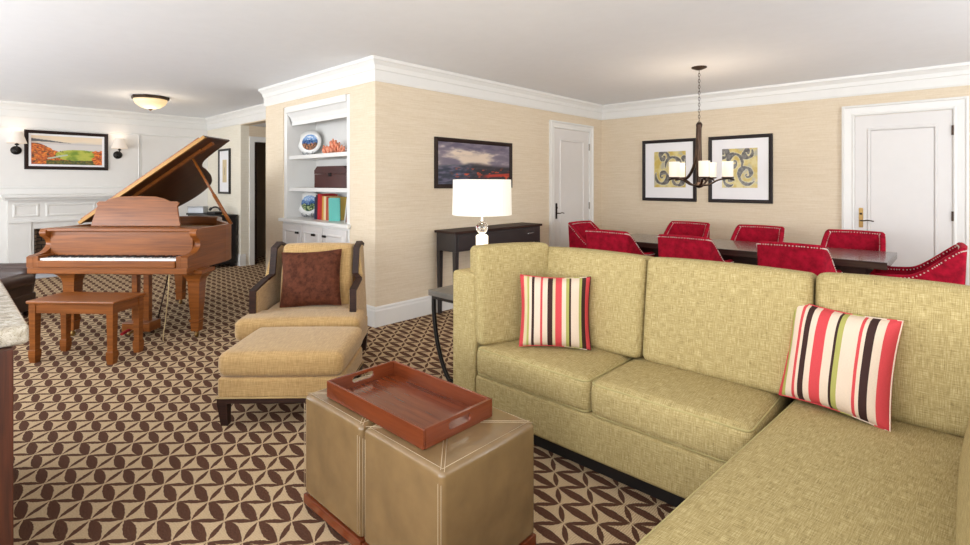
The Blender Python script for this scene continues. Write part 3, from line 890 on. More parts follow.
# books
def book(x, w, h, d, col, name_col, y=.13, tilt=0, rz=0):
    m = plain('book cloth '+name_col, lin(*col), .6)
    lab = name_col
    t = thing('book', lab, 'book', (x, YK+y, .966), rz, 'books on the bookcase counter')
    t.rotation_euler = (0, tilt, rz)
    bm = B(); box(bm, 0, .003, 0, d, 0, h); box(bm, w-.003, w, 0, d, 0, h); box(bm, .003, w-.003, 0, .003, 0, h)
    obj('cover', bm, m, t)
    bm = B(); box(bm, .0035, w-.0035, .004, d-.005, .004, h-.004); obj('pages', bm, 'mat', t)
x = -5.55
bk = [(.028, .26, (40, 46, 78), 'navy book, leftmost in the row beside the lower plate', 0), (.038, .285, (34, 34, 50), 'near-black book second from the left in the row', 0),
      (.05, .30, (196, 34, 40), 'wide bright red book, third from the left in the row', 0), (.045, .295, (178, 40, 40), 'dark red book just left of the gold one', 0),
      (.036, .275, (206, 150, 62), 'gold-orange book between dark red and cream books', 0), (.05, .27, (226, 204, 160), 'cream book in the middle of the row', 0),
      (.03, .265, (186, 44, 46), 'slim red book between cream and brown books', 0), (.04, .255, (170, 120, 70), 'brown book in the right half of the row', 0),
      (.028, .265, (224, 186, 90), 'yellow book just left of the wide teal book', .0)]
for w, h, col, nm, tl in bk:
    book(x, w, h, .2, col, nm, tilt=R(2)); x += w+.003
book(x-.01, .05, .26, .12, (94, 178, 168), 'wide teal book leaning at the right of the row', y=.12, tilt=R(5), rz=R(-38))
book(x+.29, .02, .27, .2, (196, 196, 190), 'slim grey-white book leaning at the far right of the counter', y=.12, tilt=R(12))
book(x+.325, .02, .27, .2, (130, 90, 80), 'slim mauve-brown book leaning at the far right end', y=.12, tilt=R(12))

# ============================================================ CABINET in the hall corner
t = thing('cabinet', 'black cabinet against the cream wall behind the piano', 'cabinet', (-9.42, 3.17, 0))
bm = B(); bevbox(bm, -.56, .56, -.2, .2, .05, .83, .004); obj('body', bm, 'black', t)
bm = B(); bevbox(bm, -.58, .58, -.22, .22, .83, .86, .004); obj('top', bm, 'black', t)
for s in (-1, 1):
    d = obj('door', bb(-.54 if s < 0 else .01, -.01 if s < 0 else .54, -.22, -.201, .08, .80), 'black', t)
    bm = B(); lathe(bm, [(.0, 0), (.012, .005), (.01, .02), (0, .022)], 12); bmesh.ops.rotate(bm, verts=bm.verts[:], cent=(0, 0, 0), matrix=Matrix.Rotation(R(90), 3, 'X')); bmesh.ops.translate(bm, verts=bm.verts[:], vec=(s*.06, -.22, .5)); obj('knob', bm, 'silver', d, smooth=True)
bm = B()
for sx in (-.5, .5):
    for sy in (-.16, .16): obj('foot', bb(sx-.03, sx+.03, sy-.03, sy+.03, 0, .05), 'black', t)
bm.free()
t = thing('telephone', 'black telephone with curved handset on the black cabinet', 'telephone', (-9.18, 3.15, .86), R(20))
bm = B(); bevbox(bm, -.1, .1, -.09, .09, .0, .05, .012, 3); obj('base', bm, 'black', t, smooth='auto')
bm = B(); tube(bm, catmull([(-.13, 0, .07), (-.10, 0, .1), (0, 0, .125), (.10, 0, .1), (.13, 0, .07)], 5), [.022]*6+[.014]*9+[.022]*6, 8); obj('handset', bm, 'black', t, smooth=True)
t = thing('storage_box', 'small silver-grey box at the left end of the black cabinet', 'box', (-9.80, 3.08, .86), R(35))
bm = B(); bevbox(bm, -.15, .15, -.07, .07, .0, .11, .01, 2); obj('case', bm, 'silver', t)
obj('lid', bb(-.152, .152, -.072, .072, .111, .122, b=.003), 'silver', t)
bm = B(); lathe(bm, [(.0, 0.001), (.055, .001), (.075, .05), (.06, .11), (.05, .13), (.03, .125), (0, .1)], 20)
tag(obj('pot', bm, 'chest', smooth=True, loc=(-8.93, 2.86, 0)), 'small dark red pot on the carpet below the black cabinet', 'pot')
bm = B(); rr = random.Random(3)
lathe(bm, [(.0, 0.001), (.03, .001), (.03, .01), (.012, .025), (.02, .045), (.03, .06), (.016, .085), (0, .09)], 14)
tag(obj('figurine', bm, 'brass', smooth=True, loc=(-8.95, 3.2, .86)), 'tiny tan ornament at the right end of the black cabinet', 'ornament')

# ============================================================ PIANO
PO = (-4.878, 1.446, 0); PA = R(41.5); PW = 1.42
t = thing('grand_piano', 'reddish walnut grand piano with its lid propped open', 'piano', PO, PA)
outer = [(0, .24), (0, .62)]+[(p.x, p.y) for p in catmull([(0, .62, 0), (-.05, .82, 0), (-.22, 1.02, 0), (-.40, 1.26, 0), (-.55, 1.55, 0), (-.72, 1.80, 0), (-.98, 1.92, 0), (-1.22, 1.90, 0), (-1.38, 1.78, 0), (-PW, 1.6, 0)], 5)][1:]+[(-PW, .24)]
cen = Vector((-.75, .9))
inner = []
no = len(outer)
for i, p in enumerate(outer):
    a = Vector(outer[i-1]) if i else Vector(outer[0]); b_ = Vector(outer[(i+1) % no]) if i < no-1 else Vector(outer[-1])
    d = (b_-a).normalized(); nn = Vector((-d.y, d.x)); inner.append((p[0]+nn.x*.045, p[1]+nn.y*.045))
bm = B()
# rim as a wall strip
L0 = [bm.verts.new((x, y, .62)) for x, y in outer]; L1 = [bm.verts.new((x, y, .98)) for x, y in outer]
I0 = [bm.verts.new((x, y, .62)) for x, y in inner]; I1 = [bm.verts.new((x, y, .98)) for x, y in inner]
for i in range(no-1):
    for q in ([L0[i], L0[i+1], L1[i+1], L1[i]], [I1[i], I1[i+1], I0[i+1], I0[i]], [L1[i], L1[i+1], I1[i+1], I1[i]], [I0[i], I0[i+1], L0[i+1], L0[i]]): bm.faces.new(q)
for i in (0, no-1): bm.faces.new([L0[i], L1[i], I1[i], I0[i]])
obj('rim', bm, 'piano', t, smooth='auto')
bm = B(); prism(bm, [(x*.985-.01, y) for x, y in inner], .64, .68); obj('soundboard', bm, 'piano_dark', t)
bm = B(); prism(bm, [(x*.97-.02, max(.62, y*.975)) for x, y in inner], .86, .875); obj('iron_plate', bm, 'gold', t)
bm = B()
for i in range(40):
    x = -.08-i*.032; y1 = .8+1.05*(i/40)**.8
    tube(bm, [(x, .66, .90), (x-.06, y1*.98, .90)], .0016, 4)
obj('strings', bm, 'brass', t)
# keybed, key slip, arms
bm = B(); bevbox(bm, -PW, 0, .0, .30, .60, .655, .005); bevbox(bm, -PW+.10, -.10, -.012, .02, .655, .715, .006)
obj('keybed', bm, 'piano', t)
def arm_shape(x0, x1):
    side = [(0, .655), (0, .745)]+[(p.x, p.y) for p in catmull([(.03, .757, 0), (.08, .762, 0), (.14, .78, 0), (.185, .82, 0), (.19, .86, 0), (.165, .892, 0), (.13, .918, 0), (.122, .95, 0), (.14, .981, 0)], 4)]+[(.30, .981), (.30, .655)]
    bm = B(); a = [bm.verts.new((x0, y, z)) for y, z in side]; c = [bm.verts.new((x1, y, z)) for y, z in side]
    bm.faces.new(a); bm.faces.new(c[::-1]); n_ = len(side)
    for i in range(n_): bm.faces.new([a[i], a[(i+1) % n_], c[(i+1) % n_], c[i]])
    return bm
obj('arm', arm_shape(-.055, 0.004), 'piano', t, smooth='auto'); obj('arm', arm_shape(-PW-.004, -PW+.055), 'piano', t, smooth='auto')
for a, b_ in ((-.10, -.055), (-PW+.055, -PW+.10)): obj('key_block', bb(a, b_, 0, .2, .655, .755), 'piano', t)
bm = B(); nk = 52; kw = (PW-.2)/nk
for i in range(nk): bevbox(bm, -PW+.10+i*kw+.0006, -PW+.10+(i+1)*kw-.0006, .018, .17, .700, .732, .0015, 1)
obj('white_keys', bm, 'keys', t)
bm = B(); pat = [1, 1, 0, 1, 1, 1, 0]
for i in range(nk-1):
    if pat[(i+5) % 7]: x = -PW+.10+(i+1)*kw; bevbox(bm, x-.0055, x+.0055, .075, .17, .728, .744, .002, 1)
obj('black_keys', bm, 'black_keys', t)
bm = B(); box(bm, -PW+.10, -.10, .166, .172, .73, .738); obj('felt_strip', bm, 'red_felt', t)
bm = B(); bevbox(bm, -PW+.055, -.055, .172, .195, .735, .955, .006); obj('fallboard', bm, 'piano', t)
bm = B(); bevbox(bm, -PW+.03, -.03, .135, .32, .955, .985, .006, 3); obj('front_board', bm, 'piano', t)
bm = B(); bevbox(bm, -PW+.05, -.05, .32, .60, .90, .965, .004); obj('music_shelf', bm, 'piano', t)
# music desk
top = [(0, .02), (.02, .12), (.035, .19), (.02, .215), (.045, .235), (.11, .235), (.17, .262), (.25, .28), (.42, .285), (.59, .28), (.67, .262), (.73, .235), (.80, .235), (.82, .215), (.805, .19), (.82, .12), (.85, .02)]
bm = B(); prism(bm, [(0, 0)]+top+[(.85, 0)], -.009, .009, .003, Matrix.Translation((-1.145, .37, .985)) @ Matrix.Rotation(R(80), 4, 'X'))
obj('music_desk', bm, 'piano', t)
# lid: propped about the long left edge, front leaf folded back on top
TH = R(34)
lid_o = [(-.01, .57), (1.5, .57), (1.5, 1.03), (1.28, 1.05), (1.12, 1.09), (1.02, 1.2), (.96, 1.36), (.88, 1.55), (.80, 1.70), (.69, 1.85), (.54, 1.93), (.34, 1.94), (.12, 1.84), (-.01, 1.62)]
sm = lid_o[:3]+[(p.x, p.y) for p in catmull([(x, y, 0) for x, y in lid_o[3:]], 4)]
ml = Matrix.Translation((-PW, 0, 1.0)) @ Matrix.Rotation(-TH, 4, 'Y')
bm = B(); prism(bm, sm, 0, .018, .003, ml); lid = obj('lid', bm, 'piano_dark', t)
bm = B(); prism(bm, [(.02, .572), (1.44, .572), (1.44, .94), (.02, .94)], .0195, .037, .003, ml); obj('front_leaf', bm, 'piano', lid)
bm = B(); prism(bm, [(-.01, .555), (1.5, .555), (1.5, .5695), (-.01, .5695)], -.012, .018, 0, ml); obj('piano_hinge', bm, 'gold', lid)
bm = B(); prism(bm, [(-.01, .580), (1.5, .580), (1.5, .592), (-.01, .592)], -.010, -.0005, 0, ml); obj('lid_moulding', bm, 'gold', lid)
bm = B(); t2 = B(); box(t2, .35, 1.32, .74, .775, -.03, -.0008); merge(bm, t2, ml); t2 = B(); box(t2, 1.27, 1.44, .76, .80, -.03, -.0008); merge(bm, t2, ml); obj('lid_batten', bm, 'piano', lid)
top_p = ml @ Vector((1.19, .76, -.03))
bm = B(); tube(bm, [(-.03, .78, .97), tuple(top_p)], .013, 8); tube(bm, [Vector((-.03, .78, .97)).lerp(top_p, .0), Vector((-.03, .78, .97)).lerp(top_p, .45)], .018, 8); obj('prop_stick', bm, 'piano', t, smooth=True)
# legs
def pleg(x, y, name='leg'):
    bm = B()
    prof = [(.12, .62), (.12, .59), (.09, .565), (.068, .535), (.06, .50), (.05, .3), (.04, .17), (.05, .165), (.05, .15), (.042, .14), (.038, .06)]
    rings = [[bm.verts.new((x+sx*w*.9, y+sy*w*.85, z)) for sx, sy in ((-1, -1), (1, -1), (1, 1), (-1, 1))] for w, z in prof]
    bm.faces.new(rings[0]); bm.faces.new(rings[-1][::-1])
    for i in range(len(rings)-1):
        for k in range(4): bm.faces.new([rings[i][k], rings[i][(k+1) % 4], rings[i+1][(k+1) % 4], rings[i+1][k]])
    lg = obj('leg', bm, 'piano', t)
    bm = B(); lathe(bm, [(.012, .061), (.012, .045), (.02, .04), (.02, .034), (0, .034)], 10, x, y)
    t3 = B(); lathe(t3, [(.0, -.011), (.022, -.011), (.024, 0), (.022, .011), (0, .011)], 14); merge(bm, t3, Matrix.Translation((x, y, .0245)) @ Matrix.Rotation(R(90), 4, 'Y'))
    obj('caster', bm, 'brass', lg, smooth=True)
pleg(-.035, .20); pleg(-1.18, .20); pleg(-.96, 1.42)
# lyre
ly = bb(-.74, -.44, .18, .40, .56, .6, b=.006); lyo = obj('lyre', ly, 'piano', t)
for x in (-.655, -.545): obj('lyre_post', bb(x-.026, x+.026, .26, .31, .11, .56), 'piano', lyo)
obj('pedal_box', bb(-.73, -.47, .20, .36, .04, .125, b=.008), 'piano', lyo)
for x in (-.66, -.60, -.54):
    bm = B(); tube(bm, catmull([(x, .21, .06), (x, .16, .055), (x, .11, .045)], 4), .012, 8, flat=1.3); obj('pedal', bm, 'red_felt' if x != -.60 else 'brass', lyo, smooth=True)
for s in (-.69, -.51):
    bm = B(); tube(bm, [(s, .36, .08), (s, .56, .60)], .007, 6); obj('lyre_brace', bm, 'bronze', lyo)
# lamp cord hanging under the piano
bm = B(); tube(bm, catmull([(-.17, .02, .61), (-.19, .04, .45), (-.22, .05, .22), (-.25, .06, .012), (-.30, .2, .006)], 6), .004, 6)
o = obj('cord', bm, 'cord', smooth=True, loc=PO, rot=(0, 0, PA)); tag(o, 'thin tan cord hanging to the carpet beneath the piano keyboard', 'cord')

# bench
t = thing('piano_bench', 'rectangular walnut piano bench with four straight legs', 'bench', (-5.10, .80, 0), R(40))
BW, BD = .71, .35
obj('seat', bb(-BW/2, BW/2, -BD/2, BD/2, 0.458, .482, b=.008, seg=3), 'piano', t)
bm = B()
for a in ((-BW/2+.06, BW/2-.06, -BD/2+.018, -BD/2+.038), (-BW/2+.06, BW/2-.06, BD/2-.038, BD/2-.018)): box(bm, *a, .385, .458)
for a in ((-BW/2+.022, -BW/2+.042), (BW/2-.042, BW/2-.022)): box(bm, a[0], a[1], -BD/2+.05, BD/2-.05, .385, .458)
obj('apron', bm, 'piano', t)
for sx in (-1, 1):
    for sy in (-1, 1):
        bm = B(); x, y = sx*(BW/2-.042), sy*(BD/2-.038)
        rings = [[bm.verts.new((x+a*w, y+b_*w, z)) for a, b_ in ((-1, -1), (1, -1), (1, 1), (-1, 1))] for w, z in ((.026, .4575), (.026, .38), (.022, .10), (.028, .095), (.028, .05), (.022, .0))]
        bm.faces.new(rings[0]); bm.faces.new(rings[-1][::-1])
        for i in range(5):
            for k in range(4): bm.faces.new([rings[i][k], rings[i][(k+1) % 4], rings[i+1][(k+1) % 4], rings[i+1][k]])
        obj('leg', bm, 'piano', t)

# ============================================================ LEATHER CLUB CHAIR, far left
t = thing('club_chair', 'dark brown leather club chair behind the granite counter, left of the piano', 'armchair', (-7.20, .16, 0), R(48)); t.scale = (.88, .88, .72)
obj('seat_base', rbox(.9, .82, .26, .03), 'brown_leather', t, loc=(0, 0, .20))
obj('seat_cushion', rbox(.56, .62, .16, .05, (0, 0, .03)), 'brown_leather', t, loc=(0, -.08, .40))
for s in (-1, 1):
    bm = B(); t2 = rbox(.15, .80, .42, .04); merge(bm, t2, Matrix.Translation((s*.37, -.02, .28)))
    tube(bm, [(s*.38, -.43, .50), (s*.38, -.40, .50), (s*.38, .35, .52)], [.085, .105, .10], 18)
    obj('arm', bm, 'brown_leather', t, smooth='auto')
bm = B(); t2 = rbox(.84, .2, .5, .07); merge(bm, t2, Matrix.Translation((0, .36, .44)) @ Matrix.Rotation(R(-8), 4, 'X')); tube(bm, [(-.42, .42, .66), (.42, .42, .66)], .085, 18)
obj('backrest', bm, 'brown_leather', t, smooth='auto')
for sx in (-.38, .38):
    for sy in (-.34, .34): bm = B(); lathe(bm, [(.0, 0), (.022, 0), (.03, .07), (0, .07)], 12, sx, sy); obj('leg', bm, 'dark_wood', t)

# ============================================================ GRANITE COUNTER
t = thing('cabinet', 'dark walnut cabinet under the granite counter at the lower left', 'cabinet', (-2.185, .155, 0))
bm = B(); bevbox(bm, -1.3, 0, -1.3, 0, .08, .865, .003); obj('body', bm, 'walnut', t)
bm = B(); box(bm, -1.24, -.06, -1.24, -.06, 0, .08); obj('plinth', bm, 'black', t)
bm = B(); bevbox(bm, -3.75, -2.215, -1.25, .195, .866, .93, .014, 3)
tag(obj('countertop', bm, 'granite', smooth='auto'), 'speckled grey-beige granite countertop on the dark walnut cabinet', 'countertop')

# ============================================================ ARMCHAIR + FOOTSTOOL
t = thing('armchair', 'gold upholstered armchair with dark wood trim and winged sides', 'armchair', (-3.39, 1.69, 0), R(47)); t.scale = (1.045, 1.045, .955)
obj('seat_frame', rbox(.74, .62, .17, .025, (0, .004, 0)), 'chenille', t, loc=(0, .34, .225))
obj('seat_cushion', rbox(.82, .30, .165, .05, (.006, .012, .012)), 'chenille', t, loc=(0, .15, .375))
obj('seat_cushion', rbox(.62, .42, .165, .04, (0, 0, .014)), 'chenille', t, loc=(0, .40, .373))
obj('back_cushion', rbox(.53, .17, .53, .045, (.004, .03, .01)), 'chenille', t, loc=(0.015, .53, .675), rot=(R(-11), 0, 0))
bm = B(); t2 = rbox(.62, .08, .64, .02); merge(bm, t2, Matrix.Translation((0, .675, .60)) @ Matrix.Rotation(R(-10), 4, 'X')); obj('backrest', bm, 'chenille', t, smooth=True)
for s in (-1, 1):
    # arm panel: profile in y-z extruded across x
    side = [(.17, .30), (.17, .625), (.42, .665), (.455, .70), (.50, .90), (.60, .93), (.70, .90), (.66, .30)]
    x0, x1 = s*.315, s*.36
    bm = B(); a = [bm.verts.new((x0+(s*-.02 if z > .7 else 0), y, z)) for y, z in side]; c = [bm.verts.new((x1-(s*.035 if z > .7 else 0), y, z)) for y, z in side]
    bm.faces.new(a); bm.faces.new(c[::-1])
    for i in range(len(side)): bm.faces.new([a[i], a[(i+1) % 8], c[(i+1) % 8], c[i]])
    obj('side_panel', bm, 'chenille', t)
    path = [(.155, .32), (.155, .64), (.40, .68), (.438, .71), (.485, .92), (.61, .955), (.72, .92)]
    bm = B(); hw = .019
    rings = []
    for i, (y, z) in enumerate(path):
        p = Vector((y, z)); a_ = Vector(path[max(0, i-1)]); b2 = Vector(path[min(len(path)-1, i+1)])
        n1 = (p-a_) if i else (b2-p); n2 = (b2-p) if i < len(path)-1 else n1
        n1.normalize(); n2.normalize(); m1 = Vector((-n1.y, n1.x)); m2 = Vector((-n2.y, n2.x)); mm = (m1+m2); mm = mm/mm.dot(m1)
        off = mm*-.022
        xc = s*(.343 - (.035 if z > .7 else 0))
        rings.append([bm.verts.new((xc-s*.022, y, z)), bm.verts.new((xc+s*.022, y, z)), bm.verts.new((xc+s*.022, y+off.x, z+off.y)), bm.verts.new((xc-s*.022, y+off.x, z+off.y))])
    for i in range(len(rings)-1):
        for k in range(4): bm.faces.new([rings[i][k], rings[i][(k+1) % 4], rings[i+1][(k+1) % 4], rings[i+1][k]])
    bm.faces.new(rings[0]); bm.faces.new(rings[-1][::-1])
    obj('arm_trim', bm, 'dark_wood', t)
    for y in (.08, .64):
        bm = B(); rr_ = [[bm.verts.new((s*.34+a*w, y+b_*w, z)) for a, b_ in ((-1, -1), (1, -1), (1, 1), (-1, 1))] for w, z in ((.026, .14), (.016, 0))]
        bm.faces.new(rr_[0]); bm.faces.new(rr_[1][::-1])
        for k in range(4): bm.faces.new([rr_[0][k], rr_[0][(k+1) % 4], rr_[1][(k+1) % 4], rr_[1][k]])
        obj('leg', bm, 'dark_wood', t)
# brown pillow on the armchair
def throw_pillow(label, loc, rot, w, h, th, mat, seam=None, group=None):
    t = thing('throw_pillow', label, 'pillow', loc, 0, group); t.rotation_euler = rot
    o = obj('cover', pillow_mesh(w, h, th), mat, t, uv='keep', loc=(0, 0, h/2))
    obj('seam', pillow_seam(w, h), seam or mat, t, smooth=True, loc=(0, 0, h/2))
    return t
def ploc(o, ang, u, v, z): return (o[0]+math.cos(ang)*u-math.sin(ang)*v, o[1]+math.sin(ang)*u+math.cos(ang)*v, z)
throw_pillow('square brown velvet pillow on the gold armchair', ploc((-3.39, 1.69), R(47), .01, .33, .445), (R(-16), R(-3), R(47)), .46, .43, .13, 'brown_velvet')

t = thing('footstool', 'gold upholstered footstool with dark legs in front of the armchair', 'footstool', (-2.845, 1.315, 0), R(44.5)); t.scale = (1.01, 1.0, .895)
cx, cy = 0, .29
obj('cushion', rbox(.71, .58, .155, .05, (.004, .004, .014)), 'chenille', t, loc=(cx, cy, .385))
obj('upholstered_base', rbox(.70, .57, .13, .02), 'chenille', t, loc=(cx, cy, .243))
bm = B(); tube(bm, [(-.352, .003, .183), (.352, .003, .183), (.352, .577, .183), (-.352, .577, .183)], .005, 6, closed=True); obj('welt', bm, 'chenille_piping', t)
bm = B(); box(bm, -.35, .35, .006, .04, .145, .178); box(bm, -.35, .35, .54, .574, .145, .178); box(bm, -.35, -.316, .04, .54, .145, .178); box(bm, .316, .35, .04, .54, .145, .178)
obj('rail', bm, 'dark_wood', t)
for sx in (-1, 1):
    for sy in (0, 1):
        bm = B(); x, y = sx*.322, .034+sy*.512; rr_ = [[bm.verts.new((x+a*w-sx*(.01 if z == 0 else 0), y+b_*w, z)) for a, b_ in ((-1, -1), (1, -1), (1, 1), (-1, 1))] for w, z in ((.028, .145), (.019, 0))]
        bm.faces.new(rr_[0]); bm.faces.new(rr_[1][::-1])
        for k in range(4): bm.faces.new([rr_[0][k], rr_[0][(k+1) % 4], rr_[1][(k+1) % 4], rr_[1][k]])
        obj('leg', bm, 'dark_wood', t)

# ============================================================ LEATHER CUBES + TRAY
def cube(x0, x1, label):
    y0, y1 = 1.06, 1.535; w, d = x1-x0, y1-y0
    t = thing('cube_ottoman', label, 'ottoman', ((x0+x1)/2, (y0+y1)/2, 0), 0, 'leather cube ottomans pushed together')
    obj('leather_cover', rbox(w, d, .425, .022, (.004, .004, .004), nb=4, nin=6), 'leather', t, loc=(0, 0, .2755))
    bm = B(); s = .012
    for a in (-1, 1):
        for q in (-s, s):
            tube(bm, [(a*(w/2-.03)+q*0, -d/2+.006+q*.0+.0, .487-.0) if False else (a*(w/2-.012)-a*.0+q*.6, -d/2-.001, .45), (a*(w/2-.012)+q*.6, -d/2-.001, .09)], .0012, 4)
        # diagonal mitre seams on the top
        for c_ in (-1, 1):
            for q in (-s*.7, s*.7):
                tube(bm, [(a*(w/2-.012)+q, c_*(d/2-.012), .4885), (a*(w/2-.16)+q, c_*(d/2-.16), .4925)], .0012, 4)
    for a in (-1, 1):
        for q in (.02,):
            tube(bm, [(-w/2+.02, a*(d/2-q), .4888), (w/2-.02, a*(d/2-q), .4888)], .0011, 4)
            tube(bm, [(a*(w/2-q), -d/2+.02, .4888), (a*(w/2-q), d/2-.02, .4888)], .0011, 4)
    obj('stitching', bm, 'stitch', t)
    bm = B(); bevbox(bm, -w/2-.001, w/2+.001, -d/2-.003, d/2+.003, .022, .063, .004); obj('plinth', bm, 'tray', t)
    for sx in (-1, 1):
        for sy in (-1, 1): obj('foot', bb(sx*(w/2-.03)-.02, sx*(w/2-.03)+.02, sy*(d/2-.03)-.02, sy*(d/2-.03)+.02, 0, .025, b=.002), 'dark_wood', t)
cube(-2.055, -1.625, 'taupe leather cube ottoman, the left one, next to the footstool')
cube(-1.613, -1.175, 'taupe leather cube ottoman, the right one, nearer the camera and sofa')

t = thing('serving_tray', 'cherry wood serving tray with oval cut-out handles on the leather cubes', 'tray', (-1.63, 1.275, .4935), 0)
TW, TD, HT = .625, .345, .068
bm = B(); box(bm, -TW/2+.011, TW/2-.011, -TD/2+.011, TD/2-.011, .0, .009); obj('base', bm, 'tray', t)
for s in (-1, 1):
    obj('side_rail', bb(-TW/2, TW/2, s*TD/2 if s < 0 else TD/2-.011, -TD/2+.011 if s < 0 else TD/2, 0, HT, b=.002), 'tray', t)
for s in (-1, 1):
    # end board with a stadium shaped slot
    bm = B(); hy = TD/2-.0115; x0 = s*(TW/2-.011); x1 = s*TW/2
    slot = []
    for i in range(9): a = -PI/2+PI*i/8; slot.append((.042+.014*math.cos(a), .040+.014*math.sin(a)))
    for i in range(9): a = PI/2+PI*i/8; slot.append((-.042+.014*math.cos(a), .040+.014*math.sin(a)))
    ring = []
    for y, z in slot:
        # project outward onto the rectangle border
        dy, dz = y, z-.036; k1 = hy/abs(dy) if abs(dy) > 1e-6 else 1e9; k2 = .034/abs(dz) if abs(dz) > 1e-6 else 1e9; kk = min(k1, k2)
        ring.append((dy*kk, .034+dz*kk if True else 0))
    n_ = len(slot)
    V = {}
    for nm, lst in (('s', slot), ('r', ring)):
        for side, xx in ((0, x0), (1, x1)): V[nm, side] = [bm.verts.new((xx, y, z)) for y, z in lst]
    cor = [(hy, .068), (-hy, .068), (-hy, 0), (hy, 0)]
    for side in (0, 1):
        for i in range(n_):
            j = (i+1) % n_; bm.faces.new([V['s', side][i], V['s', side][j], V['r', side][j], V['r', side][i]])
    for i in range(n_):
        j = (i+1) % n_
        bm.faces.new([V['s', 0][i], V['s', 1][i], V['s', 1][j], V['s', 0][j]])
        bm.faces.new([V['r', 0][i], V['r', 0][j], V['r', 1][j], V['r', 1][i]])
    # corner fillers
    for cyy, czz in cor:
        near_ = sorted(range(n_), key=lambda i: (ring[i][0]-cyy)**2+(ring[i][1]-czz)**2)
        i = near_[0]; c2 = [q for q in near_[1:4] if abs(q-i) in (1, n_-1)]
        # the pair of consecutive ring points straddling the corner
        best = None
        for q in range(n_):
            j = (q+1) % n_
            if (abs(abs(ring[q][0])-hy) < 1e-4) != (abs(abs(ring[j][0])-hy) < 1e-4) and ring[q][0]*cyy > 0 and (ring[q][1]-.034)*(czz-.034) > 0 and ring[j][0]*cyy > 0 and (ring[j][1]-.034)*(czz-.034) > 0: best = (q, j)
        if best:
            q, j = best
            cvs = [bm.verts.new((xx, cyy, czz)) for xx in (x0, x1)]
            for side in (0, 1): bm.faces.new([V['r', side][q], V['r', side][j], cvs[side]])
            bm.faces.new([V['r', 0][q], V['r', 1][q], cvs[1], cvs[0]]); bm.faces.new([V['r', 0][j], V['r', 1][j], cvs[1], cvs[0]])
    obj('end_board', bm, 'tray_v', t)

# ============================================================ SECTIONAL SOFA
t = thing('sectional_sofa', 'large green-gold linen sectional sofa with chaise', 'sofa', (0, 0, 0), 0)
def sp(name, w, d, h, r, loc, puff=(0, 0, 0), rot=None, piping=True, pr_=.0045, nin=8):
    o = obj(name, rbox(w, d, h, r, puff, nin=nin), 'sofa', t, loc=loc, rot=rot)
    return o
def piping_ring(parent, pts):
    bm = B(); tube(bm, pts, .0045, 6, closed=True); obj('piping', bm, 'piping', parent, smooth=True)
SY = 2.06
obj('plinth', bb(-2.16, .2, 2.15, 2.8, .0, .10), 'black', t)  # black block added to stand in for the shaded gap under the sofa
obj('plinth', bb(-.48, .2, .60, 2.15, .0, .10), 'black', t)  # same black filler for the shaded gap beneath the chaise
sp('base', 1.46, .66, .21, .02, (-1.28, 2.39, .206))
sp('base', .66, 2.2, .21, .02, (-.22, 1.60, .206))
sp('arm', .185, .84, .776, .022, (-2.107, 2.48, .488), (.004, .002, .002))
sp('arm', .2, 2.28, .56, .022, (.26, 1.66, .38))
sp('back_frame', 2.17, .16, .776, .022, (-.93, 2.815, .488), (0, .002, .002))
c1 = sp('seat_cushion', .735, .62, .165, .04, (-1.640, 2.365, .388), (.004, .010, .022))
c2 = sp('seat_cushion', .70, .62, .165, .04, (-.917, 2.365, .388), (.004, .010, .022))
c3 = sp('seat_cushion', .66, 2.0, .165, .04, (-.255, 1.53, .400), (.004, .004, .02), rot=(0, 0, R(-4)), nin=10)
def seat_pipe(c, w, d, h):
    for z in (h/2-.012, -h/2+.012):
        a, b_ = w/2-.008, d/2-.006; r_ = .03; pts = []
        for cx_, cy_, s0 in ((a-r_, b_-r_, 0), (-a+r_, b_-r_, 90), (-a+r_, -b_+r_, 180), (a-r_, -b_+r_, 270)):
            for k_ in range(5): an = R(s0+k_*22.5); pts.append((cx_+r_*math.cos(an), cy_+r_*math.sin(an), z))
        # add the crown of the panel
        piping_ring(c, pts)
seat_pipe(c1, .735, .62, .165); seat_pipe(c2, .70, .62, .165); seat_pipe(c3, .66, 2.0, .165)
def back_c(x0, x1, yb, zt, lean=-7):
    w = x1-x0; h = zt-.475
    c = sp('back_cushion', w, .20, h, .032, ((x0+x1)/2, yb, .475+h/2), (.004, .028, .012), (R(lean), 0, 0))
    a, b_ = w/2-.01, h/2-.01; r_ = .035
    for y in (-.088,):
        pts = []
        for cx_, cz_, s0 in ((a-r_, b_-r_, 0), (-a+r_, b_-r_, 90), (-a+r_, -b_+r_, 180), (a-r_, -b_+r_, 270)):
            for k_ in range(5): an = R(s0+k_*22.5); pts.append((cx_+r_*math.cos(an), y, cz_+r_*math.sin(an)))
        piping_ring(c, pts)
    return c
back_c(-1.86, -1.205, 2.56, .995); back_c(-1.195, -.465, 2.565, .997); back_c(-.455, .10, 2.60, 1.0)
# cushion against the left arm
h = .55; c = sp('arm_cushion', .14, .47, h, .03, (-1.945, 2.30, .475+h/2), (.02, .004, .01), (0, R(-3), R(-23)))
pts = []; a, b_, r_ = .235-.01, h/2-.01, .035
for cx_, cz_, s0 in ((a-r_, b_-r_, 0), (-a+r_, b_-r_, 90), (-a+r_, -b_+r_, 180), (a-r_, -b_+r_, 270)):
    for k_ in range(5): an = R(s0+k_*22.5); pts.append((.06, cx_+r_*math.cos(an), cz_+r_*math.sin(an)))
piping_ring(c, pts)
sp('arm_cushion', .15, 1.3, .42, .05, (.11, 1.64, .68), (.025, .004, .01), (0, R(12), 0))

throw_pillow('striped red, black and cream pillow at the left end of the sofa', (-1.61, 2.27, .496), (R(-9), 0, R(33)), .385, .385, .13, 'stripe')
throw_pillow('striped red, black and cream pillow on the sofa corner by the chaise', (-.375, 2.375, .496), (R(-15), R(2), R(-9)), .375, .40, .14, 'stripe2')

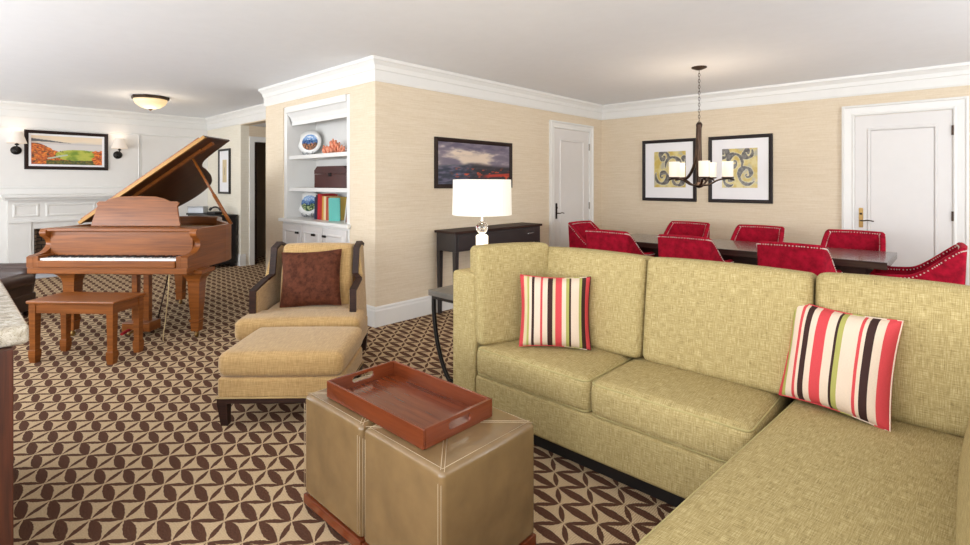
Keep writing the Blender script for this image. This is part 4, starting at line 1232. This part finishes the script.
# ============================================================ SIDE TABLE + LAMP + CONSOLE
t = thing('side_table', 'side table with grey top and curved black legs beside the sofa arm', 'side table', (-2.45, 2.60, 0), 0)
obj('table_top', bb(-.21, .21, -.33, .33, .624, .662, b=.004), 'grey_stone', t)
bm = B(); box(bm, -.19, .19, -.31, -.29, .60, .623); box(bm, -.19, .19, .29, .31, .60, .623); box(bm, -.19, -.17, -.29, .29, .60, .623); box(bm, .17, .19, -.29, .29, .60, .623); obj('apron', bm, 'black_iron', t)
for sy in (-1, 1):
    for s in (-1, 1):
        bm = B(); y = sy*.30+s*.004
        pts = catmull([(s*-.19, y, .62), (s*-.185, y, .48), (s*-.15, y, .30), (s*-.08, y, .14), (s*.03, y, .012)], 5)
        tube(bm, pts, .015, 8, flat=1.0); obj('leg', bm, 'black_iron', t, smooth=True)
    bm = B(); tube(bm, [(-.05, sy*.30, .09), (.05, sy*.30, .09)], .008, 6); obj('stretcher', bm, 'black_iron', t)

t = thing('table_lamp', 'lit table lamp with white drum shade and crystal ball stem', 'lamp', (-2.465, 2.60, .662), 0)
bm = B(); bevbox(bm, -.06, .06, -.06, .06, 0, .02, .004); obj('base', bm, 'nickel', t)
bm = B(); lathe(bm, [(.043, .02), (.043, .12), (.036, .13), (.036, .15), (.043, .16), (.043, .355), (.036, .362), (.02, .37)], 24); obj('column', bm, 'lit_column', t, smooth='auto')
bm = B(); t2 = B(); bmesh.ops.create_icosphere(t2, subdivisions=3, radius=.043); merge(bm, t2, Matrix.Translation((0, 0, .413))); obj('crystal_ball', bm, 'crystal', t, smooth=True)
bm = B(); lathe(bm, [(.012, .455), (.018, .46), (.008, .475), (.008, .60)], 12); obj('socket', bm, 'nickel', t, smooth=True)
bm = B(); n_ = 96
prof_in = .0
r0 = [[bm.verts.new((rad*math.cos(2*PI*k/n_), rad*math.sin(2*PI*k/n_), z)) for k in range(n_)] for rad0, z in ((.205, .505), (.2, .752)) for rad in [rad0]]
r1 = [[bm.verts.new(((rad0+(.0016 if k % 2 else 0))*math.cos(2*PI*k/n_), (rad0+(.0016 if k % 2 else 0))*math.sin(2*PI*k/n_), z)) for k in range(n_)] for rad0, z in ((.208, .505), (.203, .752))]
for k in range(n_):
    j = (k+1) % n_
    bm.faces.new([r0[0][k], r0[1][k], r0[1][j], r0[0][j]]); bm.faces.new([r1[0][k], r1[0][j], r1[1][j], r1[1][k]])
    bm.faces.new([r0[1][k], r1[1][k], r1[1][j], r0[1][j]]); bm.faces.new([r0[0][k], r0[0][j], r1[0][j], r1[0][k]])
obj('lamp_shade', bm, 'lampshade', t)
L = bpy.data.lights.new('lamp_bulb', 'POINT'); L.energy = 5; L.color = (1, .86, .66); L.shadow_soft_size = .05
lo = bpy.data.objects.new('lamp_bulb', L); C.objects.link(lo); lo.location = (-2.45, 2.60, .662+.64)

t = thing('console_table', 'dark charcoal console table against the wall below the seascape', 'console', (XA+.185, 4.33, 0), 0)
LY = .74
obj('table_top', bb(-.16, .165, -LY, LY, .862, .888, b=.004), 'dark_wood', t)
bm = B(); bevbox(bm, -.145, .145, -LY+.02, LY-.02, .675, .861, .003); obj('case', bm, 'charcoal', t)
d = obj('drawer', bb(.146, .156, -LY+.05, LY-.05, .70, .845, b=.002), 'charcoal', t)
bm = B(); yc = .50
tube(bm, catmull([(.157, yc-.05, .79), (.176, yc-.045, .79), (.176, yc+.045, .79), (.157, yc+.05, .79)], 4), .005, 6); obj('handle', bm, 'nickel', d, smooth=True)
for sx in (-1, 1):
    for sy in (-1, 1):
        bm = B(); x, y = sx*.122, sy*(LY-.045); rr_ = [[bm.verts.new((x+a*w, y+b_*w, z)) for a, b_ in ((-1, -1), (1, -1), (1, 1), (-1, 1))] for w, z in ((.024, .675), (.016, 0))]
        bm.faces.new(rr_[0]); bm.faces.new(rr_[1][::-1])
        for k in range(4): bm.faces.new([rr_[0][k], rr_[0][(k+1) % 4], rr_[1][(k+1) % 4], rr_[1][k]])
        obj('leg', bm, 'charcoal', t)

# ============================================================ DINING
t = thing('dining_table', 'long dark dining table with thick top behind the sofa', 'dining table', (-1.70, 5.52, 0), 0)
obj('table_top', bb(-1.27, 1.27, -.42, .42, .70, .76, b=.004), 'espresso', t)
bm = B(); box(bm, -1.12, 1.12, -.30, -.275, .61, .70); box(bm, -1.12, 1.12, .275, .30, .61, .70); box(bm, -1.12, -1.095, -.275, .275, .61, .70); box(bm, 1.095, 1.12, -.275, .275, .61, .70); obj('apron', bm, 'dark_wood', t)
for sx in (-.8, .8): 
    obj('pedestal', bb(sx-.09, sx+.09, -.12, .12, .06, .70, b=.01), 'dark_wood', t); obj('foot', bb(sx-.12, sx+.12, -.33, .33, 0, .06, b=.01), 'dark_wood', t)

def make_dining_chair(label):
    t = thing('dining_chair', label, 'chair', (0, 0, 0), 0, 'red velvet dining chairs around the long table')
    path = [(-.27, -.26, .655), (-.275, -.12, .66), (-.273, -.02, .675), (-.268, .07, .735), (-.260, .17, .825), (-.250, .245, .888), (-.236, .280, .903), (-.19, .292, .906), (0, .300, .91), (.19, .292, .906), (.236, .280, .903), (.250, .245, .888), (.260, .17, .825), (.268, .07, .735), (.273, -.02, .675), (.275, -.12, .66), (.27, -.26, .655)]
    P = catmull(path, 4); rings = []; bm = B(); n = len(P); nail = []
    for i, p in enumerate(P):
        d = (P[min(n-1, i+1)]-P[max(0, i-1)]); d.z = 0; d.normalize(); nn = Vector((-d.y, d.x, 0))   # outward
        ob = Vector((p.x, p.y, 0)); lean = .03*(p.y > .05)
        o_top = ob+nn*0; i_top = ob-nn*.045
        rings.append([bm.verts.new((o_top.x*.95, o_top.y*.92, .36)), bm.verts.new((ob.x, ob.y, p.z-.012)), bm.verts.new((ob.x-nn.x*.012, ob.y-nn.y*.012, p.z)), bm.verts.new((i_top.x+nn.x*.012, i_top.y+nn.y*.012, p.z)), bm.verts.new((i_top.x, i_top.y, p.z-.012)), bm.verts.new((i_top.x*.95, i_top.y*.92, .36))])
        nail.append((ob+nn*.001, i_top-nn*.001, p.z))
    for i in range(n-1):
        for k in range(6): bm.faces.new([rings[i][k], rings[i][(k+1) % 6], rings[i+1][(k+1) % 6], rings[i+1][k]]).smooth = True
    bm.faces.new(rings[0]); bm.faces.new(rings[-1][::-1])
    obj('backrest', bm, 'red_velvet', t, smooth='auto')
    # nailhead trim follows the top edge inside and out
    bm = B()
    for side in (0, 1):
        acc = 0; last = None
        line = [(q[side], q[2]-.022) for q in nail]
        pts = [Vector((q[0].x, q[0].y, z)) for q, z in [((a,), z) for a, z in line]]
        for i in range(len(pts)-1):
            seg = (pts[i+1]-pts[i]); m_ = max(1, int(seg.length/.017))
            for k in range(m_):
                c = pts[i]+seg*(k/m_); r_ = .0062
                t2 = B(); bmesh.ops.create_icosphere(t2, subdivisions=1, radius=r_); merge(bm, t2, Matrix.Translation(c))
    o = obj('nail_trim', bm, 'nail', t, smooth=True); o['kind'] = 'stuff'
    obj('seat', rbox(.49, .50, .13, .04, (0, 0, .015)), 'red_velvet', t, loc=(0, -.02, .42))
    for sx in (-1, 1):
        for sy in (-1, 1):
            bm = B(); x, y = sx*.20, sy*.20; rr_ = [[bm.verts.new((x*(1 if z else 1.08)+a*w, y*(1 if z else 1.12)+b_*w, z)) for a, b_ in ((-1, -1), (1, -1), (1, 1), (-1, 1))] for w, z in ((.022, .36), (.014, 0))]
            bm.faces.new(rr_[0]); bm.faces.new(rr_[1][::-1])
            for k in range(4): bm.faces.new([rr_[0][k], rr_[0][(k+1) % 4], rr_[1][(k+1) % 4], rr_[1][k]])
            obj('leg', bm, 'dark_wood', t)
    return t
ch0 = make_dining_chair('red velvet dining chair on the near side, leftmost of three with backs to the camera')
ch0.location = (-2.66, 4.93, 0); ch0.rotation_euler = (0, 0, R(180))
for (x, y, a, lab) in ((-1.87, 4.93, 180, 'red velvet dining chair on the near side, middle of three with backs to the camera'),
                       (-1.01, 4.94, 180, 'red velvet dining chair on the near side, rightmost of three with backs to the camera'),
                       (-2.48, 6.12, 0, 'red velvet dining chair across the table, below the left framed print'),
                       (-1.68, 6.12, 0, 'red velvet dining chair across the table, below the right framed print'),
                       (-.80, 6.10, 0, 'red velvet dining chair across the table, in front of the wide white door'),
                       (-.27, 5.46, -88, 'red velvet dining chair at the right head of the table, seen in profile'),
                       (-3.25, 5.50, 88, 'red velvet dining chair at the left head of the table near the narrow door')):
    dup(ch0, (x, y, 0), R(a), lab)

# chandelier
t = thing('chandelier', 'bronze five-light chandelier with lit white cylinder shades above the dining table', 'chandelier', (-2.0, 5.4, HC), R(20.3))
bm = B(); lathe(bm, [(0, -.001), (.075, -.001), (.075, -.012), (.03, -.03), (.008, -.035)][::-1], 20); obj('canopy', bm, 'bronze', t, smooth='auto')
bm = B(); z = -.035; k = 0
while z > -.57:
    pts = []
    for q in range(10):
        a = 2*PI*q/10; u_, w_ = .009*math.cos(a), .019*math.sin(a)
        pts.append((u_ if k % 2 else 0, 0 if k % 2 else u_, z-.018+w_))
    tube(bm, pts, .0028, 5, closed=True); z -= .031; k += 1
obj('chain', bm, 'bronze', t, smooth=True)
bm = B(); lathe(bm, [(0, -.575), (.02, -.578), (.032, -.60), (.03, -.62), (.024, -.64), (.024, -.80), (.030, -1.05), (.024, -1.20), (.04, -1.215), (.055, -1.235), (.03, -1.255), (0, -1.265)][::-1], 16); obj('stem', bm, 'bronze', t, smooth='auto')
for i, ang in enumerate((280, 352, 64, 136, 208)):
    a = R(ang); ca, sa = math.cos(a), math.sin(a)
    bm = B(); f = lambda r_, z_: (r_*ca, r_*sa, z_)
    tube(bm, catmull([f(.03, -1.235), f(.10, -1.225), f(.18, -1.18), f(.27, -1.165), f(.33, -1.18)], 5), [.009]*21, 8, flat=1.5)
    if i in (0, 2, 3):
        rr_ = .016 if i == 3 else .005
        tube(bm, catmull([f(.018, -.60), f(.024, -.75), f(.036, -.90), f(.08, -1.05), f(.16, -1.15), f(.25, -1.165)], 5), [rr_]*26, 8, flat=1.3)
    ar = obj('arm', bm, 'bronze', t, smooth=True)
    bm = B(); lathe(bm, [(0, -1.165), (.05, -1.162), (.06, -1.152), (.05, -1.148), (0, -1.148)], 18, .27*ca, .27*sa); obj('cup', bm, 'bronze', ar, smooth=True)
    bm = B(); lathe(bm, [(.0, -1.148), (.048, -1.147), (.052, -1.14), (.053, -.99), (.048, -.99), (.047, -1.13), (0, -1.135)], 24, .27*ca, .27*sa); obj('glass_shade', bm, 'opal', ar, smooth='auto')
L = bpy.data.lights.new('chandelier_bulbs', 'POINT'); L.energy = 13; L.color = (1, .82, .6); L.shadow_soft_size = .2
lo = bpy.data.objects.new('chandelier_bulbs', L); C.objects.link(lo); lo.location = (-2.0, 5.4, 1.78)

# ============================================================ WORLD, CAMERA
w = bpy.data.worlds.new('World'); bpy.context.scene.world = w; w.use_nodes = True
bg = w.node_tree.nodes['Background']; bg.inputs[0].default_value = (.75, .86, 1, 1); bg.inputs[1].default_value = 1.5
F, CX, CY = 509, 485, 183
cam = bpy.data.cameras.new('camera'); co = bpy.data.objects.new('camera', cam); C.objects.link(co)
cam.sensor_width = 36; cam.lens = 36*F/970; cam.shift_y = -(272.5-CY)/970
co.location = (0, 0, 1.39); co.rotation_euler = (R(90), 0, math.atan((962-485)/509))
cam.clip_start = .05
sc = bpy.context.scene; sc.camera = co
sc.view_settings.view_transform = 'Standard'; sc.view_settings.look = 'None'; sc.view_settings.gamma = 1
sc.view_settings.use_curve_mapping = False; sc.view_settings.exposure = 0.5
